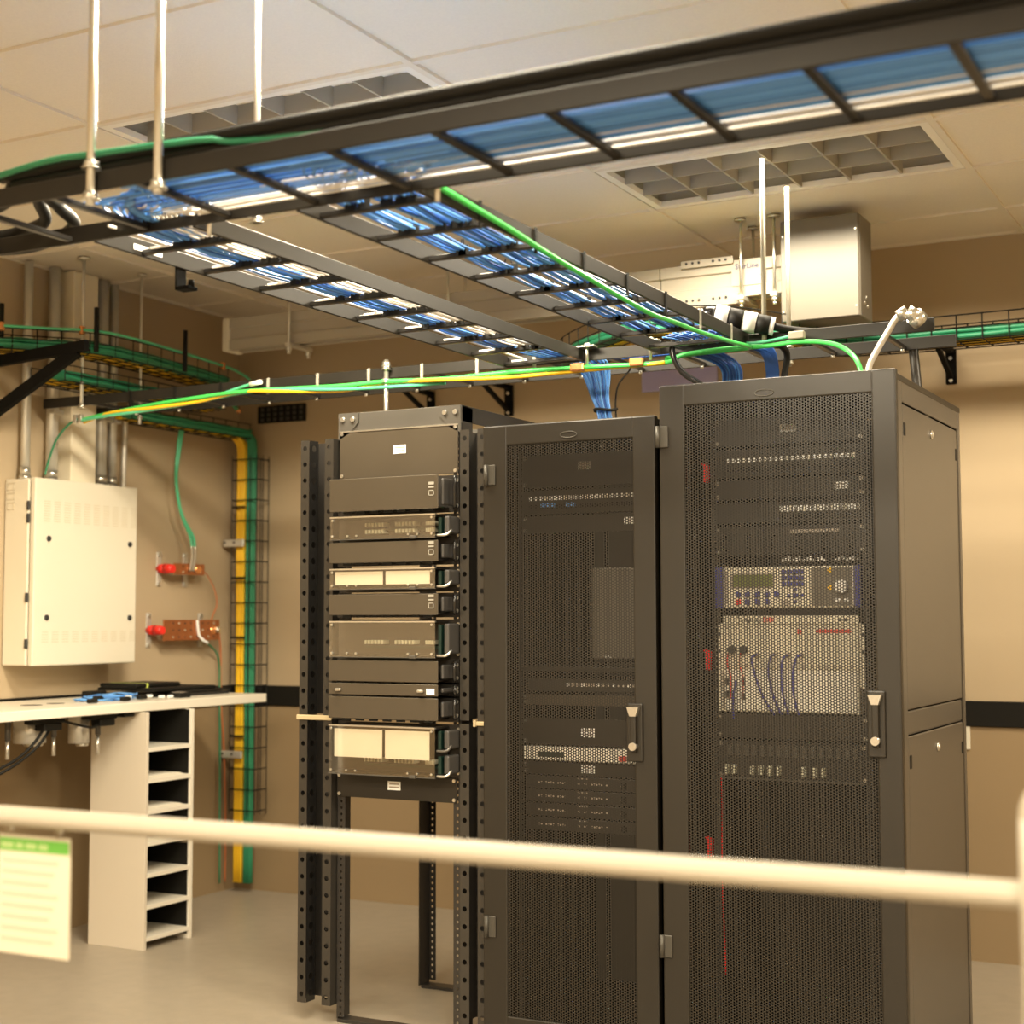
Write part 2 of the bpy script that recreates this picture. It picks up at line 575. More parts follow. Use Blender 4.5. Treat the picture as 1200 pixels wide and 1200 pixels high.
def cabinet(x0, x1, yf, yb, zt, label, hx0, hx1, hz1, ppitch=0.0085, hinge_zs=(), hinge_x=0, handle_x=0, handle_z=(1.02, 1.18), logo_x=0, right_detail=False):
    t = thing('server_cabinet', label, 'server cabinet', ((x0 + x1) / 2, (yf + yb) / 2, 0), 'black server cabinets')
    yd = yf + 0.03                       # back of the door
    # body: side skins, top, rear, corner posts
    for xa, xb in ((x0 + 0.008, x0 + 0.012),):
        MB().box(xa, xb, yd + 0.005, yb, 0.03, zt - 0.01).build('side_panel', M_CAB, t)
    MB().box(x0 + 0.008, x1 - 0.008, yd + 0.005, yb, zt - 0.025, zt - 0.006, 0.002).build('top_panel', M_CAB, t)
    MB().box(x0 + 0.012, x1 - 0.012, yb - 0.012, yb, 0.03, zt - 0.03).build('rear_panel', M_CAB, t)
    MB().box(x0 + 0.012, x1 - 0.012, yd + 0.01, yb - 0.02, 0.03, 0.05).build('bottom_panel', M_CAB, t)
    for xx in (x0 + 0.012, x1 - 0.052):
        for yy in (yd + 0.006, yb - 0.05):
            MB().box(xx, xx + 0.04, yy, yy + 0.035, 0.05, zt - 0.03).build('corner_post', M_CAB, t)
    for xx in (x0 + 0.05, x1 - 0.09):
        for yy in (yd + 0.02, yb - 0.09):
            MB().cyl((xx + 0.02, yy + 0.02, 0), (xx + 0.02, yy + 0.02, 0.035), 0.02, 10).build('levelling_foot', M_BLACK, t)
    xs = x1 - 0.012
    if right_detail:
        b = MB()
        b.box(xs - 0.006, xs + 0.002, yd + 0.006, yd + 0.085, 0.03, zt - 0.008, 0.003)
        b.build('front_side_post', M_CABS, t)
        MB().box(xs - 0.006, xs + 0.002, yb - 0.03, yb, 0.03, zt - 0.008, 0.002).build('rear_side_post', M_CABS, t)
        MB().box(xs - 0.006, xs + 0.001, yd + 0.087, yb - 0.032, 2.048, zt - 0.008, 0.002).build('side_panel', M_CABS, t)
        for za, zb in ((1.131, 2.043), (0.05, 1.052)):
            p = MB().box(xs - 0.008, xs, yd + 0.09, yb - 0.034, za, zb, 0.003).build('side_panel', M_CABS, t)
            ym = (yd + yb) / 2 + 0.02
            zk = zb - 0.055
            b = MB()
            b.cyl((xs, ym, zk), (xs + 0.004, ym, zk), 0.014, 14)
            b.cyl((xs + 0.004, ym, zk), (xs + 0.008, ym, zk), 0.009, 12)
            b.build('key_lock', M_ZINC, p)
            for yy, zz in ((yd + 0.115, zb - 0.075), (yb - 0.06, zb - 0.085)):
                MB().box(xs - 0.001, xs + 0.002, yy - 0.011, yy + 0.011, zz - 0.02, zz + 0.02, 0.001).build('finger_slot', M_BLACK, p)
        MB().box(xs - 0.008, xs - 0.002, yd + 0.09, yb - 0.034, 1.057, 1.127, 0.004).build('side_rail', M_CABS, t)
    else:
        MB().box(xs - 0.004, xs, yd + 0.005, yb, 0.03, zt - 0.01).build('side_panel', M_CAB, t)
    # door: four frame members and the perforated sheet
    d = MB()
    d.box(x0, hx0, yf, yd, 0.04, zt, 0.005, 2)
    d.box(hx1, x1, yf, yd, 0.04, zt, 0.005, 2)
    d.box(hx0 - 0.004, hx1 + 0.004, yf, yd, hz1, zt, 0.005, 2)
    d.box(hx0 - 0.004, hx1 + 0.004, yf, yd, 0.04, 0.12, 0.005, 2)
    door = d.build('door', M_CAB, t)
    nu = int((hx1 - hx0) / ppitch)
    du = (hx1 - hx0) / nu
    dv = 0.0086
    nv = int((hz1 - 0.115) / dv)
    holed_sheet('perforated_sheet', (hx0, yf + 0.003, hz1 - nv * dv), (1, 0, 0), (0, 0, 1), du, dv, nu, nv, 0.00325, M_CAB, door, True, 6)
    # moulded emblem near the top
    b = MB()
    ring = [(logo_x + 0.030 * math.cos(a), yf - 0.001, zt - 0.045 + 0.010 * math.sin(a)) for a in [2 * math.pi * k / 20 for k in range(21)]]
    b.tube(ring, 0.0018, 5, 1)
    b.build('emblem', M_HINGE, door)
    for hz in hinge_zs:
        b = MB()
        b.box(hinge_x - 0.010, hinge_x + 0.022, yf - 0.006, yf, hz - 0.034, hz + 0.034, 0.002)
        b.cyl((hinge_x - 0.010, yf - 0.008, hz - 0.034), (hinge_x - 0.010, yf - 0.008, hz + 0.034), 0.008, 10)
        b.build('hinge', M_HINGE, door)
    # swing handle
    hz0, hzt = handle_z
    esc = MB().box(handle_x - 0.026, handle_x + 0.026, yf - 0.010, yf, hz0 - 0.02, hzt + 0.012, 0.004, 2).build('handle_plate', M_CAB, door)
    b = MB()
    b.box(handle_x - 0.010, handle_x + 0.010, yf - 0.026, yf - 0.010, hz0 + 0.01, hzt - 0.02, 0.004, 2)
    b.build('swing_handle', M_CAB, esc)
    b = MB()
    b.prism([(handle_x - 0.020, hzt), (handle_x + 0.020, hzt), (handle_x + 0.010, hzt - 0.028), (handle_x - 0.010, hzt - 0.028)], 'Y', yf - 0.028, yf - 0.008)
    b.build('handle_grip', M_ZINC, esc)
    MB().cyl((handle_x, yf - 0.008, hz0 + 0.028), (handle_x, yf - 0.032, hz0 + 0.028), 0.0125, 16).build('lock_cylinder', M_ZINC, esc)
    # equipment mounting rails behind the door
    cx = (x0 + x1) / 2 - (0.0 if not right_detail else 0.005)
    for xa in (cx - 0.252, cx + 0.234):
        holed_sheet('mounting_rail', (xa, yf + 0.150, 0.10), (1, 0, 0), (0, 0, 1), 0.018, 0.0178, 1, int((zt - 0.16) / 0.0178), 0.0042, M_RACK, t, False, 6)
    return t


CR = cabinet(-1.845, -1.10, 4.48, 5.41, 2.132,
             'tall charcoal server cabinet with perforated door and ivory rack gear inside, rightmost', -1.760, -1.172, 2.064,
             hinge_zs=(1.97, 0.40), hinge_x=-1.836, handle_x=-1.172, logo_x=-1.50, right_detail=True)
CM = cabinet(-2.488, -1.868, 4.50, 5.41, 2.045,
             'shorter charcoal server cabinet between the open rack and the tall cabinet', -2.398, -1.945, 1.976,
             hinge_zs=(1.88, 0.40), hinge_x=-2.462, handle_x=-1.940, handle_z=(0.975, 1.125), logo_x=-2.17)


def blank(name, x0, x1, z0, z1, y, label, cat='blank panel', m=None, group=None, plate=None, depth=0.03):
    t = thing(name, label, cat, ((x0 + x1) / 2, y, z0), group)
    mm = m or (M_PANELD if x0 > -2.5 else M_PANEL)
    MB().box(x0, x1, y, y + 0.004, z0, z1, 0.001).build('face_plate', mm, t)
    MB().box(x0 + 0.03, x1 - 0.03, y + 0.004, y + depth, z0 + 0.003, z1 - 0.003).build('return_flange', mm, t)
    if plate:
        px_, pz_, pw, ph = plate
        p = MB().box(px_ - pw / 2, px_ + pw / 2, y - 0.0012, y, pz_ - ph / 2, pz_ + ph / 2).build('label_plate', M_WHITE, t)
        for dz in (0.2, -0.18):
            MB().box(px_ - pw * 0.36, px_ + pw * 0.36, y - 0.0016, y - 0.0011, pz_ + ph * dz - ph * .09, pz_ + ph * dz + ph * .09).build('label_print', M_GREYINK, p)
    for xx in (x0 + 0.010, x1 - 0.010):
        for zz in ((z0 + 0.010, z1 - 0.010)):
            screw(t, xx, y - 0.001, zz)
    return t


def patch(x0, x1, z0, z1, y, lx0, lx1, lz, lh, label, ports, pz, two=False, name='patch_bay', cat='patch panel'):
    t = thing(name, label, cat, ((x0 + x1) / 2, y, z0))
    MB().box(x0, x1, y, y + 0.004, z0, z1, 0.001).build('face_plate', M_PANELD, t)
    MB().box(x0 + 0.03, x1 - 0.03, y + 0.004, y + 0.08, z0 + 0.003, z1 - 0.003).build('housing', M_DARK, t)
    n = ports
    for k in range(n):
        x = lx0 + (lx1 - lx0) * (k + 0.5) / n
        s = (lx1 - lx0) / n
        MB().box(x - s * .36, x + s * .36, y - 0.001, y, lz - lh / 2, lz + lh / 2).build('port_label', M_WHITE if k % 4 != 3 else M_PAPER, t)
        MB().box(x - s * .40, x + s * .40, y - 0.003, y, pz - 0.008, pz + 0.006, 0.001).build('port', M_BLACK, t)
    return t


def right_equipment():
    Y = 4.632
    x0, x1 = -1.718, -1.236
    blank('blank_plate', x0, x1, 1.945, 2.035, Y, 'dark blank panel with small white plate, uppermost in the tall cabinet', plate=(-1.475, 1.994, .05, .024))
    patch(x0, x1, 1.845, 1.935, Y, -1.68, -1.262, 1.900, .012, 'patch panel with long white label strip, near top of the tall cabinet', 24, 1.872)
    blank('blank_plate', x0, x1, 1.775, 1.838, Y, 'dark blank panel between the two patch panels of the tall cabinet', plate=(-1.308, 1.808, .042, .022))
    patch(x0, x1, 1.70, 1.765, Y, -1.506, -1.250, 1.742, .018, 'patch panel with bright right-hand row of port labels in the tall cabinet', 24, 1.718)
    t = blank('cable_manager', x0, x1, 1.60, 1.69, Y, 'dark cable manager with a dim grey strip above the test set', 'cable manager')
    MB().box(-1.471, -1.318, Y - 0.004, Y, 1.664, 1.676, .001).build('grey_strip', M_GREYINK, t)
    for k in range(6):
        x = -1.68 + 0.08 * k
        MB().tube([(x, Y, 1.66), (x, Y - 0.035, 1.655), (x, Y - 0.035, 1.62), (x, Y, 1.615)], .004, 6, 4).build('cable_ring', M_BLACK, t)
    # loose small connectors above the test set
    t = thing('terminal_strip', 'narrow strip of tiny bright terminals just above the test set', 'terminal strip', (-1.38, Y, 1.572))
    MB().box(-1.50, -1.25, Y - 0.006, Y + 0.02, 1.574, 1.590, .002).build('strip_base', M_BLACK, t)
    for k in range(22):
        x = -1.495 + 0.0112 * k
        if k in (13, 14):
            continue
        MB().box(x - .003, x + .003, Y - .010, Y - .006, 1.576 + .004 * (k % 2), 1.584 + .004 * (k % 3)).build('terminal', M_WHITEC, t)
    # test set ------------------------------------------------------------
    t = thing('test_set', 'ivory test set with olive display, navy keypad and navy end caps', 'test set', (-1.484, Y, 1.43))
    MB().box(-1.690, -1.272, Y - .012, Y + .25, 1.434, 1.562, .006, 2).build('case', M_CHASS, t)
    MB().box(-1.716, -1.690, Y - .022, Y + .10, 1.433, 1.564, .008, 2).build('end_cap', M_NAVY, t)
    MB().box(-1.272, -1.249, Y - .022, Y + .10, 1.433, 1.564, .008, 2).build('end_cap', M_NAVY, t)
    scr = MB().box(-1.662, -1.520, Y - .015, Y - .010, 1.496, 1.542, .002).build('display_bezel', M_GREYINK, t)
    MB().box(-1.656, -1.526, Y - .0165, Y - .0148, 1.501, 1.538).build('display', M_LCD, scr)
    MB().box(-1.684, -1.672, Y - .0128, Y - .0118, 1.447, 1.550).build('side_print', M_GREYINK, t)
    for r_ in range(3):
        for c_ in range(4):
            x, z = -1.491 + c_ * .0188, 1.545 - r_ * .0185
            MB().box(x - .0080, x + .0080, Y - .017, Y - .011, z - .0072, z + .0072, .002).build('key', M_NAVY, t)
    for r_, zz in enumerate((1.476, 1.453)):
        for c_ in range(5 if r_ == 0 else 4):
            x = -1.640 + c_ * .0316
            MB().box(x - .0085, x + .0085, Y - .017, Y - .011, zz - .0085, zz + .0085, .002).build('red_key' if (r_ and c_ == 0) else 'key', M_REDT if (r_ and c_ == 0) else M_NAVY, t)
    for dx, dz in ((0, 0), (-.020, 0), (.020, 0), (0, .0185), (0, -.0185)):
        s = .0085 if dx == dz == 0 else .006
        MB().box(-1.455 + dx - s, -1.455 + dx + s, Y - .017, Y - .011, 1.472 + dz - s * .8, 1.472 + dz + s * .8, .002).build('arrow_key', M_NAVY, t)
    MB().box(-1.502, -1.470, Y - .0135, Y - .0118, 1.440, 1.458, .001).build('grey_socket', M_GREYINK, t)
    MB().box(-1.405, -1.280, Y - .0128, Y - .0118, 1.440, 1.556).build('grey_field', M_GREYBOX, t)
    b = MB()
    b.cyl((-1.308, Y - .012, 1.499), (-1.308, Y - .030, 1.499), .020, 24)
    b.cyl((-1.308, Y - .030, 1.499), (-1.308, Y - .032, 1.499), .014, 24)
    b.build('jog_knob', M_WHITEC, t)
    for z in (1.548, 1.496):
        MB().cyl((-1.344, Y - .012, z), (-1.344, Y - .020, z), .007, 10).build('orange_jack', M_YELLOW, t)
    for x in (-1.320, -1.296):
        MB().box(x - .009, x + .009, Y - .016, Y - .0118, 1.452, 1.462, .001).build('white_socket', M_WHITE, t)
    # main chassis --------------------------------------------------------
    t = thing('timing_chassis', 'ivory card chassis with blue cables looping down, under the test set', 'equipment chassis', (-1.478, Y, 1.11))
    MB().box(-1.697, -1.262, Y, Y + .30, 1.112, 1.384).build('case', M_CHASS, t)
    MB().box(-1.696, -1.260, Y - .006, Y, 1.384, 1.410, .002).build('top_strip', M_CHASS, t)
    for xa, xb in ((-1.719, -1.697), (-1.260, -1.236)):
        e = MB().box(xa, xb, Y - .002, Y + .002, 1.112 if xa < -1.5 else 1.19, 1.386, .001).build('mounting_ear', M_CHASS, t)
        xm = (xa + xb) / 2
        for zz in (1.352, 1.300):
            MB().cyl((xm, Y - .002, zz), (xm, Y - .004, zz), .0065, 10).build('ear_hole', M_DKINK, e)
    # cards: individual slots
    edges = [-1.696, -1.667, -1.636, -1.600, -1.563, -1.527, -1.490, -1.453, -1.418, -1.396, -1.374, -1.352, -1.330, -1.308, -1.262]
    for k in range(len(edges) - 1):
        a, c = edges[k] + .0008, edges[k + 1] - .0008
        cdp = MB().box(a, c, Y - .004, Y, 1.245, 1.382, .0008).build('circuit_card', M_CHASS, t)
        MB().cyl(((a + c) / 2, Y - .004, 1.374), ((a + c) / 2, Y - .006, 1.374), .003, 8).build('card_screw', M_GREYINK, cdp)
        MB().box((a + c) / 2 - .004, (a + c) / 2 + .004, Y - .006, Y - .004, 1.249, 1.261, .0008).build('card_ejector', M_GREYINK, cdp)
    MB().box(-1.690, -1.268, Y - .004, Y, 1.116, 1.243, .001).build('lower_plate', M_CHASSW, t)
    MB().box(-1.695, -1.691, Y - .014, Y, 1.12, 1.235, .001).build('lower_handle', M_GREYINK, t)
    text('lettering', 'TimeHub', .0195, M_DKINK, t, (-1.608, Y - .0070, 1.397), ext=.0012)
    text('red_lettering', '5500', .0195, M_REDT, t, (-1.543, Y - .0070, 1.397), ext=.0012)
    MB().box(-1.322, -1.292, Y - .0068, Y - .006, 1.394, 1.400).build('small_print', M_DKINK, t)
    MB().box(-1.393, -1.285, Y - .0048, Y - .0039, 1.357, 1.368).build('red_print', M_REDINK, t)
    MB().box(-1.452, -1.440, Y - .0048, Y - .0039, 1.354, 1.368).build('red_print', M_REDINK, t)
    for x in (-1.664, -1.624):
        b = MB()
        b.cyl((x, Y - .004, 1.305), (x, Y - .022, 1.305), .012, 12)
        b.build('dark_connector', M_DKINK, t)
        b = MB()
        b.tube([(x - .012, Y - .010, 1.295), (x - .014, Y - .014, 1.26), (x - .004, Y - .012, 1.22), (x - .006, Y - .010, 1.15)], .0019, 6, 5)
        b.build('red_wire', M_REDINK, t)
    for x, z in ((-1.682, 1.205), (-1.682, 1.165), (-1.630, 1.205), (-1.630, 1.160)):
        MB().box(x - .005, x + .005, Y - .010, Y - .004, z - .010, z + .010, .001).build('dark_connector', M_DKINK, t)
    b = MB()
    b.tube([(-1.646, Y - .02, 1.21), (-1.652, Y - .03, 1.17), (-1.660, Y - .02, 1.118), (-1.66, Y - .01, 1.09)], .004, 6, 5)
    b.build('blue_lead', M_NAVY, t)
    for (xt, xb, xm) in ((-1.586, -1.525, -1.580), (-1.528, -1.502, -1.536), (-1.486, -1.478, -1.497), (-1.445, -1.447, -1.460)):
        b = MB()
        b.cyl((xt + .006, Y - .004, 1.290), (xt + .006, Y - .020, 1.290), .007, 10)
        b.build('grey_connector', M_GREYINK, t)
        b = MB()
        b.tube([(xt + .006, Y - .018, 1.290), (xt - .004, Y - .034, 1.278), (xm, Y - .034, 1.225), ((xm + xb) / 2 - .004, Y - .030, 1.160), (xb, Y - .02, 1.105)], .0036, 6, 6)
        b.build('blue_lead', M_NAVY, t)
    blank('blank_plate', x0, x1, 1.030, 1.105, Y, 'plain dark blank panel directly beneath the ivory chassis', m=M_CAB)
    # lower connector shelf ------------------------------------------------
    t = thing('connector_bay', 'grey connector panel with pale plugs in a row, lowest in the tall cabinet', 'connector panel', (-1.478, Y, .903))
    MB().box(-1.714, -1.244, Y, Y + .004, .903, 1.022, .001).build('face_plate', M_PANELD, t)
    for k in range(16):
        x = -1.675 + .0265 * k
        MB().box(x - .006, x + .006, Y - .010, Y, .975, 1.010, .001).build('upper_connector', M_RACKG, t)
    for x in (-1.684, -1.660, -1.600, -1.573, -1.545, -1.517, -1.437, -1.402, -1.376):
        MB().box(x - .006, x + .006, Y - .022, Y, .918, .948, .002).build('pale_plug', M_BEIGEC, t)
    MB().box(-1.70, -1.25, Y - .012, Y, .903, .909).build('bottom_lip', M_RACKG, t)
    for xx in (-1.706, -1.252):
        for zz in (.915, 1.012):
            screw(t, xx, Y, zz)
    t = tag(MB().tube([(-1.702, Y - .01, .905), (-1.699, Y - .015, .80), (-1.703, Y - .01, .60), (-1.70, Y, .30)], .0028, 6, 6).build('red_wire', M_REDT),
            'single red wire hanging below the connector panel', 'wire')
    # red rail tags
    for z, lab in ((1.865, 'red plastic tag on the left rail of the tall cabinet, highest of three'),
                   (1.274, 'red plastic tag on the left rail of the tall cabinet, beside the ivory chassis'),
                   (.690, 'red plastic tag on the left rail of the tall cabinet, lowest of three')):
        b = MB()
        b.prism([(-1.752, z + .032), (-1.731, z + .024), (-1.733, z - .034), (-1.745, z - .030), (-1.744, z + .010)], 'Y', Y - .03, Y - .008)
        tag(b.build('red_tag', M_REDT), lab, 'tag', 'red rail tags in the tall cabinet')
    # power cords hanging low in the cabinet
    for k in range(4):
        x = -1.36 + .03 * k
        b = MB()
        b.tube([(x, Y + .06, .90), (x + .02, Y + .02, .78), (x - .03 + .02 * k, Y + .03, .60), (x, Y + .06, .35)], .006, 6, 6)
        tag(b.build('mains_lead', M_BLACK), 'black mains lead low in the tall cabinet, %s of four from its red wire' % ('first', 'second', 'third', 'fourth')[k], 'mains lead', 'mains leads low in the tall cabinet')


def middle_equipment():
    Y = 4.652
    x0, x1 = -2.418, -1.938
    blank('blank_plate', x0, x1, 1.845, 1.955, Y, 'dark blank panel with white plate, uppermost in the shorter cabinet', plate=(-2.185, 1.913, .044, .026))
    t = patch(x0, x1, 1.755, 1.835, Y, -2.395, -1.945, 1.808, .014, 'patch panel with white port labels and blue patch plugs in the shorter cabinet', 24, 1.780)
    for k in (3, 4, 5, 8, 9):
        x = -2.40 + .0188 * (k + .5)
        MB().box(x - .006, x + .006, Y - .020, Y - .003, 1.776, 1.790, .002).build('patch_plug', M_BLUE2, t)
    blank('blank_plate', x0, x1, 1.690, 1.748, Y, 'dark blank panel with white plate at right in the shorter cabinet', plate=(-2.022, 1.724, .04, .022))
    # grey monitor facing out
    t = thing('monitor', 'grey flat monitor standing behind the door of the shorter cabinet', 'monitor', (-2.06, Y + .06, 1.25))
    MB().box(-2.150, -1.950, Y - .02, Y + .012, 1.270, 1.570, .006, 2).build('screen_case', M_GREYS, t)
    MB().box(-2.135, -1.965, Y - .0215, Y - .0195, 1.290, 1.556).build('screen', M_GREYS, t)
    text('maker_lettering', 'DELL', .012, M_WHITE, t, (-2.095, Y - .0205, 1.279))
    MB().box(-2.10, -2.00, Y - .01, Y + .10, 1.245, 1.262, .004).build('base', M_BLACK, t)
    MB().box(-2.065, -2.035, Y + .004, Y + .03, 1.255, 1.40, .004).build('stand', M_BLACK, t)
    tag(MB().box(x0, x1, Y - .02, Y + .35, 1.228, 1.244, .002).build('rack_shelf', M_CAB), 'dark rack shelf carrying the grey monitor', 'shelf')
    # switch with port row
    t = thing('network_switch', 'dark network switch with a faint row of ports below the monitor', 'network switch', (-2.178, Y, 1.13))
    MB().box(x0 + .02, x1 - .02, Y, Y + .25, 1.160, 1.204, .003).build('case', M_RACK, t)
    for k in range(16):
        x = -2.25 + .0185 * k
        MB().box(x - .006, x + .006, Y - .002, Y, 1.178, 1.190).build('port', M_GREYINK if k % 3 else M_WHITEC, t)
    blank('cable_manager', x0, x1, 1.115, 1.150, Y, 'slim dark cable manager under the network switch in the shorter cabinet', 'cable manager', m=M_PANEL)
    blank('blank_plate', x0, x1, .985, 1.072, Y, 'dark blank panel with white plate just above the white rack server', m=M_CAB, plate=(-2.178, 1.027, .05, .030))
    t = thing('rack_server', 'white one-unit rack device with a green display in the shorter cabinet', 'rack device', (-2.19, Y, .93))
    MB().box(x0 + .006, x1 - .02, Y - .01, Y + .3, .932, .978, .003).build('case', M_CHASSW, t)
    sc = MB().box(-2.355, -2.262, Y - .0115, Y - .0095, .943, .961, .001).build('display', M_PCB, t)
    MB().box(-2.062, -2.035, Y - .0108, Y - .0098, .938, .956).build('red_print', M_REDINK, t)
    blank('blank_plate', x0, x1, .885, .926, Y, 'dark blank panel with white plate just beneath the white rack server', m=M_CAB, plate=(-2.178, .908, .05, .026))
    for k, (z, word) in enumerate(((.838, 'first (highest)'), (.793, 'second'), (.747, 'third'), (.700, 'fourth (lowest)'))):
        t = thing('power_strip', '%s of four dark rack units with grey lettering, low in the shorter cabinet' % word, 'rack unit', (-2.178, Y, z), 'dark rack units low in the shorter cabinet')
        MB().box(x0 + .01, x1 - .01, Y, Y + .2, z + .001, z + .043, .002).build('case', M_RACK, t)
        for xa, xb in ((-2.36, -2.345), (-2.335, -2.30), (-2.292, -2.262), (-2.215, -2.207), (-2.193, -2.183), (-2.165, -2.125), (-2.113, -2.105), (-2.06, -2.045)):
            MB().box(xa, xb, Y - .0012, Y, z + .018, z + .024).build('print', M_GREYINK, t)
        MB().box(-2.215, -2.180, Y - .0012, Y, z + .036, z + .039).build('print', M_GREYINK, t)
        MB().box(-2.058, -2.040, Y - .006, Y, z + .010, z + .032, .002).build('rocker_switch', M_BLACK, t)


right_equipment()
middle_equipment()

# ------------------------------------------------------------------ open rack


def open_rack():
    x0, x1, yf, yb, zt = -3.115, -2.612, 4.575, 5.20, 2.136
    t = thing('open_rack', 'open frame equipment rack with grey top bar and black posts', 'equipment rack', ((x0 + x1) / 2, (yf + yb) / 2, 0))
    for x, s in ((x0, 1), (x1, -1)):
        for y, d in ((yf, 1), (yb, -1)):
            p = thing_part_post(x, s, y, d, zt, t)
    # top bars
    tb = MB().box(x0, x1, yf - .004, yf + .004, 2.072, zt, .002)
    tb.box(x0, x1, yf, yf + .05, zt - .005, zt, .001)
    bar = tb.build('front_top_bar', M_RACKG, t)
    for xx, s in ((x0, 1), (x1, -1)):
        b = MB()
        b.prism([(xx, zt), (xx + s * .085, zt), (xx + s * .085, zt - .035), (xx + s * .045, 2.062), (xx, 2.04)], 'Y', yf - .009, yf - .004)
        g = b.build('gusset_plate', M_RACKG, t)
        for dx in (.020, .062):
            b = MB()
            b.cyl((xx + s * dx, yf - .009, zt - .024), (xx + s * dx, yf - .016, zt - .024), .0105, 14, .008)
            b.build('dome_bolt', M_ZINC, g)
    MB().box(x0, x1, yb - .004, yb + .004, 2.072, zt, .002).build('rear_top_bar', M_RACKG, t)
    for xx, s in ((x0, 1), (x1, -1)):
        MB().box(min(xx, xx + s * .006), max(xx, xx + s * .006), yf + .004, yb - .004, 2.080, zt, .001).build('side_top_rail', M_RACK, t)
    for yy in (yf + .03, yb - .03):
        MB().box(x0, x1, yy - .03, yy + .03, 0, .012, .002).build('base_plate', M_RACK, t)
    return t


def thing_part_post(x, s, y, d, zt, t):
    """channel post: holed face flange plus a web"""
    xa = x if s > 0 else x - .032
    n = int((zt - .08) / .0222)
    holed_sheet('post_flange', (xa, y, .02), (1, 0, 0), (0, 0, 1), .032, .0222, 1, n, .0048, M_RACK, t, False, 6)
    wx = x if s > 0 else x - .004
    ya, yb2 = (y + .001, y + .075) if d > 0 else (y - .075, y - .001)
    return MB().box(wx, wx + .004, ya, yb2, .012, zt - .005).build('post_web', M_RACK, t)


def vertical_manager(xl, xr, yf, label, web_gap, slot):
    """tall cable trough: two holed front flanges, side walls with round holes and a rear web, split in two lengths"""
    t = thing('vertical_cable_manager', label, 'cable manager', ((xl + xr) / 2, yf, 0), 'vertical cable managers beside the open rack')
    fw = .036
    for za, zb in ((.06, 1.050), (1.062, 2.045)):
        for xa in (xl, xr - fw):
            n = int((zb - za) / .0555)
            holed_sheet('front_flange', (xa, yf, za), (1, 0, 0), (0, 0, 1), fw, (zb - za) / n, 1, n, .0085, M_RACKD, t, False, 10)
            # rolled return of the flange
            MB().box(xa + (0 if xa == xl else fw - .003), xa + (.003 if xa == xl else fw), yf + .0005, yf + .11, za, zb).build('side_wall', M_RACKD, t)
        n = int((zb - za) / .0555)
        xi = xr - .003 if slot else xl + .003
        if slot:
            holed_sheet('inner_wall', (xl + fw, yf + .002, za), (0, 1, 0), (0, 0, 1), .055, (zb - za) / n, 1, n, .012, M_BLACKG, t, False, 10)
            holed_sheet('inner_wall', (xr - fw, yf + .002, za), (0, 1, 0), (0, 0, 1), .055, (zb - za) / n, 1, n, .012, M_BLACKG, t, False, 10)
        b = MB()
        b.box(xl, xr, yf + .108, yf + .112, za, zb)
        b.build('rear_web', M_RACK, t)
    return t


M_RACKD = mat('dark_bronze_rack_steel', (0.050, 0.044, 0.036), 0.4, 0.3)
open_rack()
VL = vertical_manager(-3.262, -3.122, 4.545, 'black vertical cable manager left of the open rack, yellow strap round it', .06, True)
VR = vertical_manager(-2.602, -2.498, 4.545, 'black vertical cable manager between the open rack and the shorter cabinet', .04, False)
b = MB()
b.box(-3.268, -3.118, 4.535, 4.543, 1.047, 1.064, .002)
tag(b.build('hook_strap', M_YTAPE), 'tan hook and loop strap across the left vertical cable manager', 'strap')
b = MB()
b.box(-2.542, -2.496, 4.535, 4.543, 1.046, 1.060, .002)
b.box(-2.545, -2.535, 4.531, 4.543, 1.042, 1.064, .002)
tag(b.build('hook_strap', M_YTAPE), 'tan hook and loop strap on the right vertical cable manager', 'strap')


def logo_mark(x, z, y, parent):
    """small rotated light emblem printed near the right end of a cover"""
    for k, (dz, h, wd) in enumerate(((.022, .009, .022), (.009, .005, .022))):
        MB().box(x - wd / 2, x + wd / 2, y - .0012, y, z + dz - h / 2, z + dz + h / 2).build('emblem_stroke', M_GREYM, parent)
    for (xa, xb, za, zb) in ((-.011, .011, -.004, -.001), (-.011, .011, -.020, -.017), (-.011, -.008, -.020, -.001), (.008, .011, -.020, -.001)):
        MB().box(x + xa, x + xb, y - .0012, y, z + za, z + zb).build('emblem_stroke', M_GREYM, parent)


def guide_ring(parent, x, z0, z1, y):
    b = MB()
    b.tube([(x - .012, y + .05, z1 - .006), (x + .014, y + .01, z1 - .006), (x + .018, y, z1 - .02), (x + .018, y, z0 + .02), (x + .014, y + .01, z0 + .006), (x - .012, y + .05, z0 + .006)], .006, 6, 5)
    return b.build('cable_guide', M_BLACKG, parent)


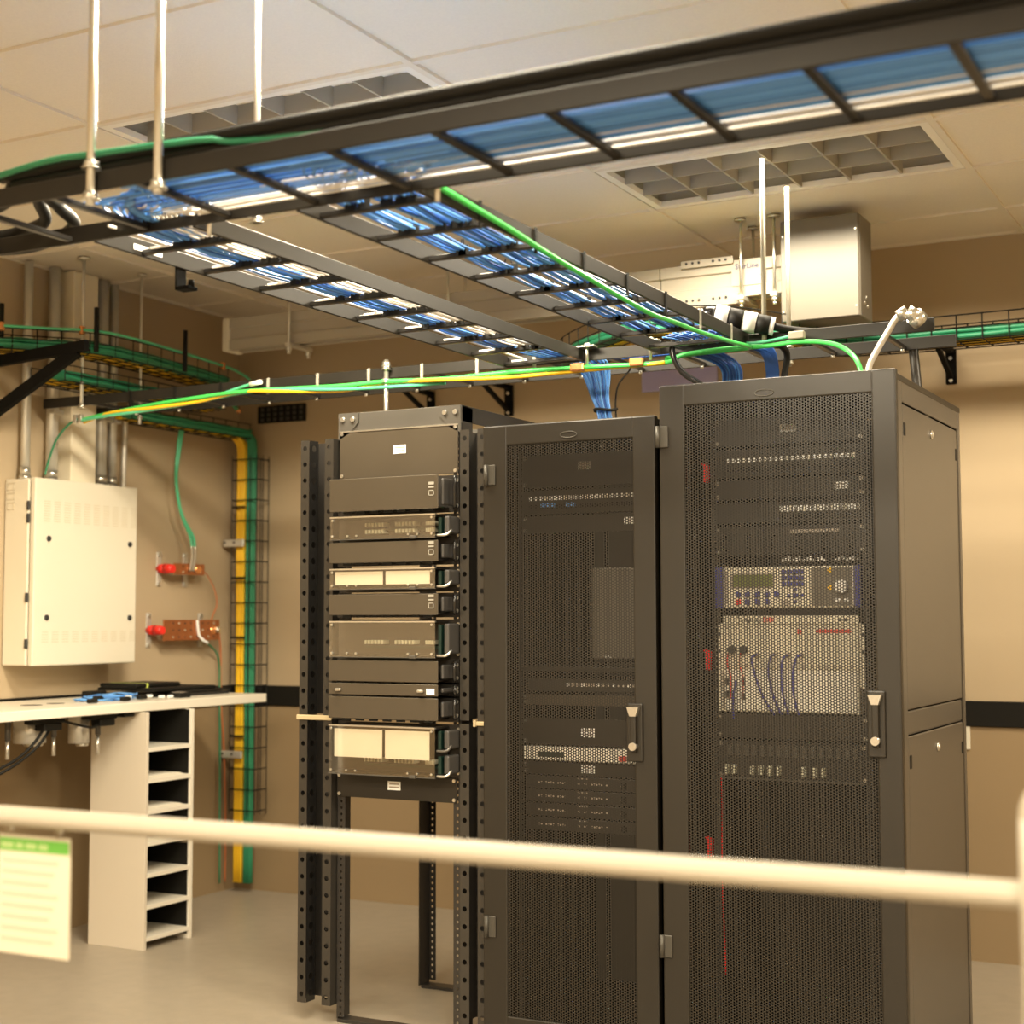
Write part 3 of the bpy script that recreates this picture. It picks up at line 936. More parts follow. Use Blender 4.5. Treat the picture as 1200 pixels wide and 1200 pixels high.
def metal_unit(z0, z1, label, logo=True, latches=False):
    xa, xb, yf = -3.086, -2.645, 4.47
    t = thing('cable_organizer', label, 'cable organizer', ((xa + xb) / 2, 4.52, z0), 'bronze cable management panels in the open rack')
    MB().box(xa, xb, yf, yf + .006, z0, z1, .002).build('cover', M_PANEL, t)
    b = MB()
    b.box(-3.112, -2.616, 4.562, 4.570, z0 - .008, z1 + .004)
    b.box(xa + .01, xb - .01, 4.480, 4.562, z0 + .004, z0 + .008)
    bk = b.build('back_plate', M_RACK, t)
    h = z1 - z0
    # finger ducts under the cover
    for k in range(7):
        x = xa + .05 + .055 * k
        MB().box(x, x + .036, yf + .012, yf + .016, z0 - .008, z0 + .004, .001).build('duct_finger', M_BLACK, t)
    MB().box(xb, xb + .012, yf + .018, yf + .09, z0 + .012, z1 - .012, .005, 2).build('side_liner', M_MAUVE, t)
    guide_ring(t, xb + .024, z0, z1, yf + .04)
    for zz in (z0 + .014, z1 - .014):
        screw(t, -2.622, 4.561, zz)
        screw(t, -3.104, 4.561, zz)
    if logo:
        logo_mark(xb - .026, (z0 + z1) / 2 + .006, yf, t)
    if latches:
        for x in (xa + .045, xb - .065):
            MB().box(x - .012, x + .012, yf - .012, yf, z0 + .012, z0 + .022, .003).build('latch', M_ZINC, t)
        MB().box(xb - .044, xb - .012, yf - .0012, yf, z0 + .007, z0 + .026).build('label_plate', M_WHITE, t)
    return t


def clear_unit(z0, z1, label, paper=None, rows=((.3,),)):
    xa, xb, yf = -3.082, -2.655, 4.468
    t = thing('fiber_enclosure', label, 'fibre enclosure', ((xa + xb) / 2, 4.52, z0), 'clear-fronted fibre enclosures in the open rack')
    b = MB()
    b.box(xa + .004, xb - .004, 4.562, 4.575, z0 + .004, z1 - .004)
    b.box(xa + .002, xb - .002, 4.476, 4.565, z0 + .002, z0 + .006)
    b.box(xa + .002, xb - .002, 4.476, 4.565, z1 - .005, z1 - .001)
    b.build('chassis', M_PANELD, t)
    b = MB()
    b.box(-3.112, -2.616, 4.571, 4.575, z0 - .010, z1 + .006)
    b.build('mounting_ear', M_RACK, t)
    cov = MB().box(xa, xb, yf, yf + .004, z0, z1, .0008).build('clear_cover', M_ACRYL, t)
    MB().box(xa, xb, yf - .001, yf + .010, z1 - .004, z1 + .001).build('cover_edge', M_ZINC, cov)
    MB().box(xa, xb, yf - .001, yf + .008, z0 - .002, z0 + .001).build('cover_edge', M_RACKG, cov)
    xm = (xa + xb) / 2 + .01
    for xx in (xa + .012, xb - .012):
        for zz in (z0 + .012, z1 - .012):
            MB().cyl((xx, yf, zz), (xx, yf - .004, zz), .0042, 8).build('cover_rivet', M_ZINC, cov)
    for xx in (xa + .075, xa + .112, xb - .105, xb - .068):
        MB().cyl((xx, yf, z0 + .012), (xx, yf - .004, z0 + .012), .0036, 8).build('cover_rivet', M_ZINC, cov)
    MB().box(xb - .098, xb - .074, yf - .006, yf, z0 - .004, z0 + .006, .001).build('cover_catch', M_RACKG, cov)
    if paper:
        pz0, pz1 = paper
        for (a, c) in ((xa + .020, xm - .008), (xm + .004, xb - .024)):
            MB().box(a, c, yf + .006, yf + .008, pz0, pz1).build('paper_chart', M_PAPER, t)
    # coupler rows
    for rz in rows:
        for grp in ((.112, .082), (.235, .085), (.358, .050)):
            for k in range(6 if grp[1] > .06 else 4):
                x = xa + grp[0] + k * grp[1] / 6
                z = z0 + rz
                MB().box(x, x + .007, 4.520, 4.562, z - .007, z + .007, .001).build('fibre_coupler', M_BEIGEC, t)
        MB().box(xa + .10, xb - .03, 4.545, 4.560, z0 + rz - .022, z0 + rz - .013).build('circuit_strip', M_PCB, t)
    # side boxes with rounded cable clips
    zc = (z0 + z1) / 2
    n = 2 if z1 - z0 > .14 else 1
    for k in range(n):
        za = z0 + (z1 - z0) * k / n
        zb = z0 + (z1 - z0) * (k + 1) / n
        MB().box(xb + .002, xb + .014, yf + .02, yf + .09, za + .012, zb - .012).build('circuit_end', M_PCB, t)
        MB().box(xb + .026, xb + .046, yf + .015, yf + .09, za + .012, zb - .008, .006, 2).build('side_clip', M_MAUVE, t)
        b = MB()
        b.tube([(xb + .002, yf + .012, za + .006), (xb + .030, yf + .010, za + .006), (xb + .044, yf + .016, za + .012), (xb + .046, yf + .03, za + .024)], .005, 6, 5)
        b.build('cable_guide', M_ZINC if k % 2 == 0 else M_RACKG, t)
    for zz in (z0 + .01, z1 - .01):
        screw(t, -2.622, 4.570, zz)
    return t


tp = blank('blank_plate', -3.108, -2.622, 1.900, 2.070, 4.566, 'tall dark blank panel with white label at the top of the open rack', plate=(-2.857, 1.995, .052, .030))
MB().box(-3.108, -2.622, 4.564, 4.580, 2.066, 2.071).build('top_lip', M_ZINC, tp)
metal_unit(1.775, 1.890, 'tall bronze cable panel, uppermost under the big blank panel of the open rack')
clear_unit(1.678, 1.757, 'clear-fronted fibre enclosure, uppermost of the four', None, (.028, .052))
metal_unit(1.596, 1.668, 'bronze cable panel between the two upper clear-fronted enclosures')
clear_unit(1.506, 1.576, 'clear-fronted enclosure with paired cream charts, slim, second from top', (1.521, 1.566), ())
metal_unit(1.416, 1.488, 'bronze cable panel just below the slim enclosure with cream charts')
clear_unit(1.273, 1.395, 'tall clear-fronted fibre enclosure with coupler row and no charts', None, (.050,))
metal_unit(1.189, 1.261, 'bronze cable panel directly under the tall enclosure without charts', False)
metal_unit(1.143, 1.183, 'slim bronze panel with two latches and a small white label', False, True)
metal_unit(1.062, 1.137, 'bronze cable panel directly above the lowest clear enclosure', False)
clear_unit(.873, 1.039, 'tallest clear-fronted enclosure with cream charts, lowest of the four', (.930, 1.026), (.046,))
blank('blank_plate', -3.112, -2.626, .782, .866, 4.566, 'dark blank panel with white label at the bottom of the open rack', plate=(-2.875, .829, .052, .030), m=M_CAB)

# ------------------------------------------------------------------ overhead ladder trays
TZ0, TZ1 = 2.345, 2.388          # bottom and top of every ladder rail


def ladder(label, axis, a0, a1, c0, c1, rungs, name='ladder_tray'):
    """axis 'X': runs a0..a1 in x, rails at y=c0 and y=c1. axis 'Y': the other way round"""
    mid = ((a0 + a1) / 2, (c0 + c1) / 2, TZ0) if axis == 'X' else ((c0 + c1) / 2, (a0 + a1) / 2, TZ0)
    t = thing(name, label, 'cable ladder', mid)

    def bx(b, al0, al1, ac0, ac1, z0, z1, bev=0):
        if axis == 'X':
            b.box(al0, al1, ac0, ac1, z0, z1, bev)
        else:
            b.box(ac0, ac1, al0, al1, z0, z1, bev)
    for c in (c0, c1):
        b = MB()
        bx(b, a0, a1, c - .005, c + .005, TZ0, TZ1, .0015)
        b.build('side_rail', M_TRAYG, t)
    me = None
    for r in rungs:
        if me is None:
            b = MB()
            half = (c1 - c0) / 2 - .005
            if axis == 'X':
                b.box(-.010, .010, -half, half, 0, .013, .002)
            else:
                b.box(-half, half, -.010, .010, 0, .013, .002)
            me = bpy.data.meshes.new('rung')
            b.bm.to_mesh(me)
            b.bm.free()
            me.materials.append(M_TRAY)
        pos = (r, (c0 + c1) / 2, TZ0 + .004) if axis == 'X' else ((c0 + c1) / 2, r, TZ0 + .004)
        link('rung', me, None, t, pos)
    return t


AX0, AX1 = -2.705, -2.392
BX0, BX1 = -2.085, -1.755
LA = ladder('black ladder tray running front to back, with blue and white cables', 'Y', 2.885, 5.078, AX0, AX1, [3.06 + .25 * k for k in range(9)])
LB = ladder('black ladder tray running front to back, with a green ground cable along its rail', 'Y', 2.885, 5.078, BX0, BX1, [2.975 + .25 * k for k in range(9)])
LC = ladder('black ladder tray running along the back wall above the racks', 'X', -5.06, -1.118, 5.09, 5.425, [-4.80 + .25 * k for k in range(15)])
LD = ladder('black ladder tray crossing at the front, nearest one, carrying blue cables', 'X', -5.10, 1.6, 2.535, 2.87, [-4.77 + .25 * k for k in range(25)])

# junction hardware
for x, lab in ((-2.36, 'left'), (-1.72, 'right')):
    pass


def tray_clamp(x, y, label, z=TZ1):
    t = thing('tray_clamp', label, 'clamp', (x, y, TZ0), 'zinc junction clamps on the trays')
    MB().box(x - .035, x + .035, y - .02, y + .02, z, z + .008, .002).build('clamp_plate', M_ZINC, t)
    b = MB()
    b.cyl((x, y, TZ0 - .02), (x, y, z + .018), .006, 10)
    b.build('clamp_bolt', M_ZINC, t)
    b = MB()
    b.cyl((x, y, z + .008), (x, y, z + .016), .012, 6)
    b.build('clamp_nut', M_ZINC, t)
    return t


tray_clamp(-2.365, 5.062, 'zinc junction clamp where the blue and white cable tray meets the back tray')
tray_clamp(-2.115, 5.062, 'zinc junction clamp at the inner rail where the green cable tray meets the back tray')
tray_clamp(-2.36, 2.905, 'zinc junction clamp where the blue and white cable tray meets the front tray')
tray_clamp(-1.72, 2.905, 'zinc junction clamp at the front end of the green cable tray')


def rod(x, y, z0, z1, r, label, m=None, nuts=(), flange=None, name='threaded_rod', group=None):
    t = thing(name, label, 'hanger rod', (x, y, z0), group)
    MB().cyl((x, y, z0), (x, y, z1), r, 10).build('rod', m or M_ZINC, t)
    for z in nuts:
        b = MB()
        b.cyl((x, y, z - .007), (x, y, z + .007), r * 1.7, 6)
        b.cyl((x, y, z - .010), (x, y, z - .007), r * 2.1, 12)
        b.build('nut', M_ZINC, t)
    if flange:
        b = MB()
        b.cyl((x, y, flange - .012), (x, y, flange - .001), r * 3.4, 14, r * 3.4)
        b.build('ceiling_flange', M_ZINC, t)
    return t


M_CREAMROD = mat('cream_rod_sleeve', (0.36, 0.33, 0.25), 0.5)
rod(-1.693, 5.068, 2.36, 3.0, .0085, 'cream hanger rod above the tall cabinet, shorter of two', M_CREAMROD, (2.398,))
rod(-1.725, 5.445, 2.325, 3.0, .0085, 'cream hanger rod with nuts at its lower end, beside the grey busway box', M_CREAMROD, (2.345, 2.405))
rod(-4.818, 5.072, 2.33, 3.0, .0085, 'dark hanger rod near the left conduits, from ceiling to back tray', M_GALV, (2.34,), 3.0)
rod(-4.811, 5.44, 2.30, 3.0, .0065, 'thin hanger rod behind the left green basket, from ceiling to back tray', M_GALV, (2.335,), 3.0)
rod(-3.234, 5.068, 2.04, 2.415, .0095, 'pale threaded rod with clamp rising behind the open rack', M_ZINC, (2.40, 2.385, 2.335))
rod(-2.375, 2.517, 2.31, 3.0, .010, 'hanger rod at the near rail of the front tray', M_ZINC, (2.33, 2.40), 3.0)
rod(-2.185, 2.517, 2.31, 3.0, .010, 'hanger rod beside the first one, at the near rail of the front tray', M_ZINC, (2.33,), 3.0)
rod(-2.21, 2.892, 2.335, 3.0, .008, 'hanger rod with big washer at the far rail of the front tray', M_ZINC, (2.345, 2.40), 3.0)
rod(-0.30, 2.517, 2.31, 3.0, .010, 'hanger rod at the far end of the front tray', M_ZINC, (2.33,), 3.0)


def cable_bundle(label, specs, name='cable_bundle', group=None, loc=None, sides=5):
    """specs: list of (points, radius, material); every cable is a part of its own"""
    t = thing(name, label, 'cable bundle', loc or specs[0][0][0], group)
    for pts, r, m in specs:
        MB().tube(pts, r, sides, 4).build('cable', m, t)
    return t


def wob(a=.004):
    return random.uniform(-a, a)


def tray_run(xs_mats, x_start, y_lane, drop=None, side=1):
    specs = []
    n = len(xs_mats)
    for i, (x, m, lay) in enumerate(xs_mats):
        z = TZ0 + .0235 + lay * .0075
        yl = y_lane + .016 * (i % 9) - .03
        lag = .06 + .010 * (i % 7)
        yl += .07
        pts = [(x_start, yl, z), ((x_start + x) / 2 + .2, yl + wob(), z + wob(.002)), (x + lag + .20, yl + wob(), z),
               (x + lag + .04, yl + .03, z), (x + .03, 2.84, z + .004), (x, 2.93 + .02 * (i % 3), z + .002)]
        dx = wob(.010)
        for k in range(8):
            y = 3.06 + .25 * k
            pts.append((x + dx * math.sin(k * 1.1 + i) + wob(.0022), y, z + wob(.001)))
            if k < 7:
                pts.append((x + dx * math.sin((k + .5) * 1.1 + i) + wob(.006), y + .125, z - .003 + wob(.002)))
        specs.append((pts, .0033, m))
    return specs


def blues(i):
    return (M_BLUE, M_BLUE2, M_BLUE, M_BLUE2, M_BLUED)[i % 5]


# tray A: blue group, white group, narrow blue group
xa = [(-2.600 + .0085 * (i % 10), blues(i), i // 10) for i in range(20)]
xw = [(-2.510 + .0095 * i, M_WHITEC, 0) for i in range(8)]
xb_ = [(-2.432 + .0085 * i, blues(i + 1), 0) for i in range(4)]
cable_bundle('blue data cables in the left front-to-back ladder tray, wider blue group', tray_run(xa, 1.4, 2.62))
cable_bundle('white data cables lying beside blue ones in the front-to-back ladder tray', tray_run(xw, 1.4, 2.70))
cable_bundle('narrow group of blue cables along the right rail beside the white cables', tray_run(xb_, 1.4, 2.56))
MB_ = MB()
MB_.tube([(-2.620, 2.84, TZ0 + .022), (-2.622, 3.6, TZ0 + .022), (-2.618, 4.4, TZ0 + .022), (-2.620, 5.06, TZ0 + .022)], .004, 6, 8)
tag(MB_.build('white_cable', M_WHITEC), 'single white cable left of the blue group in the front-to-back tray', 'cable')
# blue loop at the front tray's left turn
sp = []
for i in range(10):
    z = TZ0 + .024 + .006 * (i % 3)
    o = .012 * (i % 5)
    sp.append(([(1.4, 2.64 + o, z + .02), (-1.9, 2.63 + o, z + .015), (-2.22, 2.62 + o, z + .012), (-2.37 - o * .6, 2.66 + o * .3, z + .006), (-2.45 - o * .4, 2.74 + wob(), z), (-2.48 - o * .5, 2.83, z), (-2.53 + .008 * i, 2.98, z), (-2.59 + .008 * i, 3.2, z)], .0036, blues(i)))
cable_bundle('blue cables looping round the corner of the front tray', sp)
# tray B
xb1 = [(-2.015 + .0085 * (i % 8), blues(i), i // 8) for i in range(14)]
xb2 = [(-1.915 + .0085 * (i % 13), blues(i + 2), i // 13) for i in range(24)]
cable_bundle('left group of blue cables in the tray with the green ground cable', tray_run(xb1, 1.4, 2.60))
cable_bundle('right, broader group of blue cables in the tray with the green ground cable', tray_run(xb2, 1.4, 2.66))


def cable_ties(t, xs, ys, z, label):
    """small black ties and their tails standing on the rungs"""
    for x, y in [(x, y) for y in ys for x in xs]:
        x += wob(.012)
        b = MB()
        b.box(x - .016, x + .016, y - .012, y - .007, z + .006, z + .034, .001)
        b.obox((x, y - .010, z + .030), (x + wob(.006), y - .016, z + .048), .003, .002, (1, 0, 0))
        b.build('cable_tie', M_BLACK, t)


cable_ties(LA, (-2.585, -2.545, -2.49, -2.455, -2.42), [3.06 + .25 * k for k in range(8)], TZ0, '')
cable_ties(LB, (-1.99, -1.965, -1.90, -1.86, -1.82), [2.975 + .25 * k for k in range(8)], TZ0, '')
# white strips added to imitate highlights at tray A's left rung ends
for k in range(9):
    y = 3.06 + .25 * k
    MB().box(-2.668, -2.604, y - .014, y - .010, TZ0 + .013, TZ0 + .0195, .001).build('rung_highlight', M_WHITEC, LA)
MB().box(AX0 + .0055, AX0 + .0065, 3.02, 3.13, TZ0 + .012, TZ0 + .026).build('rail_label', M_WHITE, LA)
b = MB()
b.box(-2.716, -2.708, 3.20, 3.24, 2.285, 2.40, .002)
b.box(-2.716, -2.668, 3.20, 3.24, 2.285, 2.295, .002)
b.cyl((-2.675, 3.22, 2.293), (-2.675, 3.22, 2.312), .008, 8)
tag(b.build('hook_bracket', M_BRACKET), 'small black hook bracket hanging on the outer rail of the tray with white cables', 'bracket')

# blue cables leaving the trays along the back tray, then dropping into the cabinets
sp = []
for i in range(14):
    f = i / 13
    xe = -2.405 + .050 * f
    z = TZ0 + .024 + .004 * (i % 3)
    sp.append(([(-2.585 + .0095 * i, 4.88, z), (-2.55 + .008 * i, 5.08, z), (-2.50 + .010 * i, 5.20 + .01 * (i % 4), z - .001), (-2.475 + .0085 * i, 5.262, 2.325), (-2.445 + .0055 * i, 5.262 + .006 * (i % 4), 2.25), (xe - .012, 5.262 + .007 * (i % 4), 2.184), (xe + .004, 5.262 + .007 * (i % 4), 2.10), (xe + .01, 5.262, 2.048)], .0036, blues(i)))
d1 = cable_bundle('blue cables fanning down from the back tray into the shorter cabinet', sp)
MB().tube([(-2.405 + .045 * math.cos(a) + .018, 5.272 + .03 * math.sin(a), 2.186 + .004 * math.sin(a * 2)) for a in [2 * math.pi * k / 14 for k in range(15)]], .0055, 6, 1).build('velcro_tie', M_BLACK, d1)
sp = []
for i in range(18):
    z = TZ0 + .024 + .004 * (i % 4)
    y = 5.14 + .014 * (i % 9)
    xe = -1.925 + .0042 * i
    sp.append(([(-2.0 + .012 * i, 4.90, z), (-1.98 + .010 * i, 5.02, z), (-2.12 + .006 * i, y + .02, z), (-2.02 + .006 * i, 5.24, z - .012), (xe, 5.262 + .004 * (i % 5), 2.31), (xe + .006, 5.262, 2.22), (xe, 5.26, 2.14)], .0036, M_BLUED if i % 3 else M_BLUE))
cable_bundle('dark blue cables dropping from the back tray into the tall cabinet', sp)
sp = []
for i in range(12):
    z = TZ0 + .024 + .004 * (i % 4)
    xe = -1.755 + .004 * i
    sp.append(([(-2.30, 5.14 + .012 * i, z), (-2.10, 5.16 + .010 * i, z), (-1.88, 5.18 + .008 * i, z), (-1.78 + .004 * i, 5.25, z - .01), (xe, 5.268, 2.30), (xe, 5.268, 2.20), (xe, 5.266, 2.14)], .0036, M_BLUED))
d3 = cable_bundle('smaller dark blue cable drop just behind the cream rods, into the tall cabinet', sp)
b = MB()
b.tube([(-1.69, 5.20, 2.37), (-1.675, 5.262, 2.34), (-1.688, 5.262, 2.25), (-1.70, 5.26, 2.14)], .012, 8, 6)
tag(b.build('black_loom', M_BLACK), 'thick black loom beside the smaller dark blue cable drop', 'cable')

# green ground cables ------------------------------------------------------
b = MB()
b.tube([(1.4, 2.74, 2.40), (-1.2, 2.74, 2.395), (-1.74, 2.76, 2.39), (-1.765, 2.90, 2.392), (-1.742, 3.0, 2.37), (-1.742, 3.295, 2.352), (-1.742, 3.482, 2.337), (-1.742, 3.794, 2.318), (-1.742, 4.153, 2.300), (-1.742, 4.354, 2.306), (-1.742, 4.60, 2.312), (-1.742, 4.85, 2.325), (-1.735, 5.04, 2.334), (-1.80, 5.060, 2.334), (-1.95, 5.066, 2.332), (-2.06, 5.07, 2.326)], .0075, 8, 6)
tag(b.build('ground_cable', M_GREENB), 'bright green ground cable clipped along the outside rail of the right tray', 'cable')
gw = [(-4.803, 5.06, 2.276), (-4.637, 5.06, 2.296), (-4.399, 5.06, 2.317), (-4.169, 5.06, 2.33), (-3.946, 5.06, 2.339), (-3.73, 5.06, 2.335), (-3.439, 5.06, 2.327), (-3.239, 5.06, 2.329), (-2.969, 5.06, 2.319), (-2.673, 5.06, 2.323), (-2.357, 5.06, 2.317), (-2.056, 5.06, 2.309), (-1.991, 5.06, 2.331), (-1.832, 5.06, 2.339), (-1.678, 5.06, 2.337), (-1.557, 5.06, 2.341), (-1.453, 5.06, 2.325), (-1.39, 5.05, 2.288), (-1.345, 5.0, 2.231), (-1.32, 4.98, 2.135)]
b = MB()
b.tube(gw, .0085, 8, 5)
tag(b.build('ground_cable', M_GREENB), 'long bright green ground cable draped along the back tray to the tall cabinet', 'cable')
b = MB()
b.tube([(p[0], p[1] + .012 * math.cos(i * 1.9), p[2] - .010 + .010 * math.sin(i * 1.9)) for i, p in enumerate(gw[:12])], .0075, 8, 5)
tag(b.build('ground_cable', M_YELLOW), 'yellow and orange cable twisting along the left half of the back tray', 'cable')
b = MB()
b.tube([(p[0], p[1] + .014 * math.cos(i * 1.3 + 2), p[2] - .012 + .010 * math.sin(i * 1.3 + 2)) for i, p in enumerate(gw[:9])], .007, 8, 5)
tag(b.build('ground_cable', M_GREENT), 'teal green cable twisting beside the yellow one on the back tray', 'cable')
b = MB()
b.tube([(-4.05, 5.062, 2.333), (-3.96, 5.058, 2.352), (-3.88, 5.056, 2.366)], .006, 6, 6)
e = tag(b.build('wire_stub', M_GREENT), 'short teal wire stub with white end cap on the back tray', 'wire')
MB().cyl((-3.885, 5.056, 2.365), (-3.83, 5.055, 2.371), .010, 10).build('end_cap', M_WHITE, e)
b = MB()
b.tube([(-4.803, 5.055, 2.285), (-4.88, 5.06, 2.26), (-4.97, 5.08, 2.20), (-5.02, 5.09, 2.12), (-5.035, 5.08, 2.045)], .005, 6, 6)
tag(b.build('ground_wire', M_GREEN), 'thin dark green wire curving from the tray end down to the wall cabinet', 'wire')
e = thing('splice_connector', 'clear crimp connector at the left end of the green tray cable', 'connector', (-4.80, 5.055, 2.28))
for dx in (0, .03):
    MB().box(-4.845 + dx, -4.825 + dx, 5.045, 5.065, 2.262, 2.300, .004, 2).build('connector_body', M_ZINC, e)
b = MB()
b.tube([(-1.83, 5.058, 2.40), (-1.79, 5.05, 2.365), (-1.74, 5.05, 2.350), (-1.67, 5.05, 2.352), (-1.59, 5.05, 2.362)], .0055, 6, 6)
e = tag(b.build('ground_wire', M_GREENT), 'short teal ground wire clamped to the cream hanger rod', 'wire')
MB().box(-1.600, -1.545, 5.040, 5.062, 2.350, 2.376, .003).build('wire_lug', M_CREAMROD, e)
for x, lab in ((-2.40, 'copper tap connector on the green tray cable below the left junction clamp'), (-2.165, 'copper tap connector on the green tray cable by the black hose')):
    t = thing('copper_tap', lab, 'connector', (x, 5.05, 2.30))
    MB().box(x - .028, x + .028, 5.045, 5.068, 2.304, 2.334, .006, 2).build('tap_body', M_COPPERB, t)
# cable tie straps on the back tray's near rail
for k in range(9):
    x = -4.55 + .245 * k
    MB().box(x - .006, x + .006, 5.080, 5.084, TZ0 - .022, TZ1 + .002).build('tie_strap', M_GREYM if k > 2 else M_BLACK, LC)
for k in range(7):
    y = 3.15 + .29 * k
    MB().box(BX1 + .005, BX1 + .009, y - .006, y + .006, TZ0 - .02, TZ1 + .003).build('tie_strap', M_BLACK if k < 5 else M_GREYM, LB)
# rung end bolts of the back tray
for k in range(15):
    MB().cyl((-4.80 + .25 * k, 5.405, TZ0 - .008), (-4.80 + .25 * k, 5.405, TZ0 + .004), .007, 8).build('rung_bolt', M_ZINC, LC)

# black hose over the tray, thin black cable
b = MB()
b.tube([(-1.83, 5.03, 2.47), (-1.90, 5.02, 2.455), (-1.975, 5.0, 2.42), (-2.005, 5.0, 2.36), (-2.0, 5.0, 2.31), (-1.965, 5.0, 2.255), (-1.90, 5.02, 2.205), (-1.86, 5.05, 2.13)], .0105, 8, 6)
tag(b.build('black_hose', M_BLACKG), 'thick glossy black power hose looping from the tray into the tall cabinet', 'hose')
b = MB()
b.tube([(-2.27, 5.25, 2.36), (-2.30, 5.3, 2.335), (-2.345, 5.3, 2.285), (-2.358, 5.3, 2.222), (-2.356, 5.3, 2.157), (-2.35, 5.3, 2.04)], .0035, 6, 6)
tag(b.build('thin_black_cable', M_BLACK), 'thin black cable hanging from the tray beside the blue fan of cables', 'cable')
for (p, lab) in (([(1.4, 2.60, 2.40), (-2.2, 2.60, 2.40), (-2.60, 2.64, 2.405), (-2.71, 2.76, 2.41), (-2.80, 2.91, 2.405), (-3.005, 3.0, 2.40), (-3.159, 2.99, 2.40), (-3.4, 2.85, 2.39), (-4.3, 2.70, 2.38)], 'thick black cable curving off the front tray, outer one'),
                 ([(1.4, 2.575, 2.41), (-2.3, 2.575, 2.41), (-2.63, 2.61, 2.415), (-2.745, 2.73, 2.42), (-2.84, 2.85, 2.41), (-2.963, 2.90, 2.41), (-3.076, 2.88, 2.40), (-3.4, 2.76, 2.39), (-4.3, 2.62, 2.38)], 'thick black cable curving off the front tray, middle one'),
                 ([(1.4, 2.565, 2.43), (-2.3, 2.565, 2.43), (-2.66, 2.60, 2.43), (-2.80, 2.68, 2.41), (-2.95, 2.70, 2.40), (-3.2, 2.68, 2.39), (-4.3, 2.56, 2.38)], 'thick black cable curving off the front tray, inner one')):
    tag(MB().tube(p, .016, 8, 6).build('power_cable', M_BLACK), lab, 'cable', 'thick black cables on the front tray')
tag(MB().tube([(-2.9, 2.57, 2.41), (-2.55, 2.53, 2.43), (-2.35, 2.525, 2.425), (-2.1, 2.54, 2.42), (-1.6, 2.57, 2.40), (1.4, 2.57, 2.40)], .007, 6, 6).build('ground_cable', M_GREEN), 'dark green cable along the near rail of the front tray', 'cable')

# taped connector in white and black on the tray end
t = thing('taped_connector', 'fat plug wrapped in white and black tape at the end of the right tray', 'connector', (-1.77, 5.02, 2.40))
p0, p1 = V((-1.845, 5.0, 2.447)), V((-1.655, 5.06, 2.402))
for i, m in enumerate((M_WHITE, M_BLACK, M_WHITE, M_BLACK, M_WHITE)):
    a, c = (0, .22, .47, .70, .93)[i], (.22, .47, .70, .93, 1.0)[i]
    MB().cyl(p0.lerp(p1, a), p0.lerp(p1, c), .040 - .004 * i * .5, 16).build('tape_wrap', m, t)
MB().cyl(p0 + (p0 - p1) * .22, p0, .024, 12, .034).build('plug_nose', M_BLACKG, t)
MB().tube([p0 + (p0 - p1) * .2, (-1.905, 5.0, 2.468), (-1.96, 5.02, 2.46), (-2.0, 5.08, 2.42), (-1.98, 5.14, 2.39)], .010, 8, 6).build('plug_cable', M_GALV, t)
b = MB()
b.tube([p1, (-1.61, 5.09, 2.392), (-1.52, 5.15, 2.385), (-1.35, 5.2, 2.385)], .014, 8, 6)
b.build('sheathed_cable', M_BLACK, t)
# silver conduit whip
t = thing('conduit_whip', 'silver flexible conduit arching from the tall cabinet to a bright elbow fitting', 'conduit', (-1.315, 5.0, 2.13))
MB().tube([(-1.322, 5.0, 2.125), (-1.315, 5.0, 2.221), (-1.285, 5.0, 2.281), (-1.251, 5.0, 2.334), (-1.222, 5.0, 2.378), (-1.195, 5.0, 2.396)], .0105, 10, 6).build('conduit', M_GALV, t)
b = MB()
b.cyl((-1.215, 5.0, 2.385), (-1.185, 5.0, 2.40), .020, 12)
b.cyl((-1.185, 5.0, 2.40), (-1.155, 5.012, 2.378), .022, 12, .026)
b.build('elbow_fitting', M_ZINC, t)
MB().cyl((-1.165, 5.01, 2.385), (-1.150, 5.03, 2.368), .030, 14).build('lock_ring', M_ZINC, t)
tag(MB().tube([(-1.275, 5.445, 2.375), (-1.272, 5.447, 2.351), (-1.262, 5.447, 2.23), (-1.25, 5.447, 2.05)], .017, 10, 4).build('black_pipe', M_RACK), 'black pipe dropping behind the tall cabinet from the tray end', 'pipe')

# ------------------------------------------------------------------ wire basket trays


def offset_path(P, d):
    out = []
    for i, p in enumerate(P):
        t = (P[min(i + 1, len(P) - 1)] - P[max(i - 1, 0)])
        t.z = 0
        t.normalize()
        out.append(p + V((-t.y, t.x, 0)) * d)
    return out


def resample(P, step):
    out = [P[0].copy()]
    acc = 0
    for a, c in zip(P, P[1:]):
        L = (c - a).length
        while acc + L >= step:
            f = (step - acc) / L
            a = a.lerp(c, f)
            out.append(a.copy())
            L = (c - a).length
            acc = 0
        acc += L
    return out


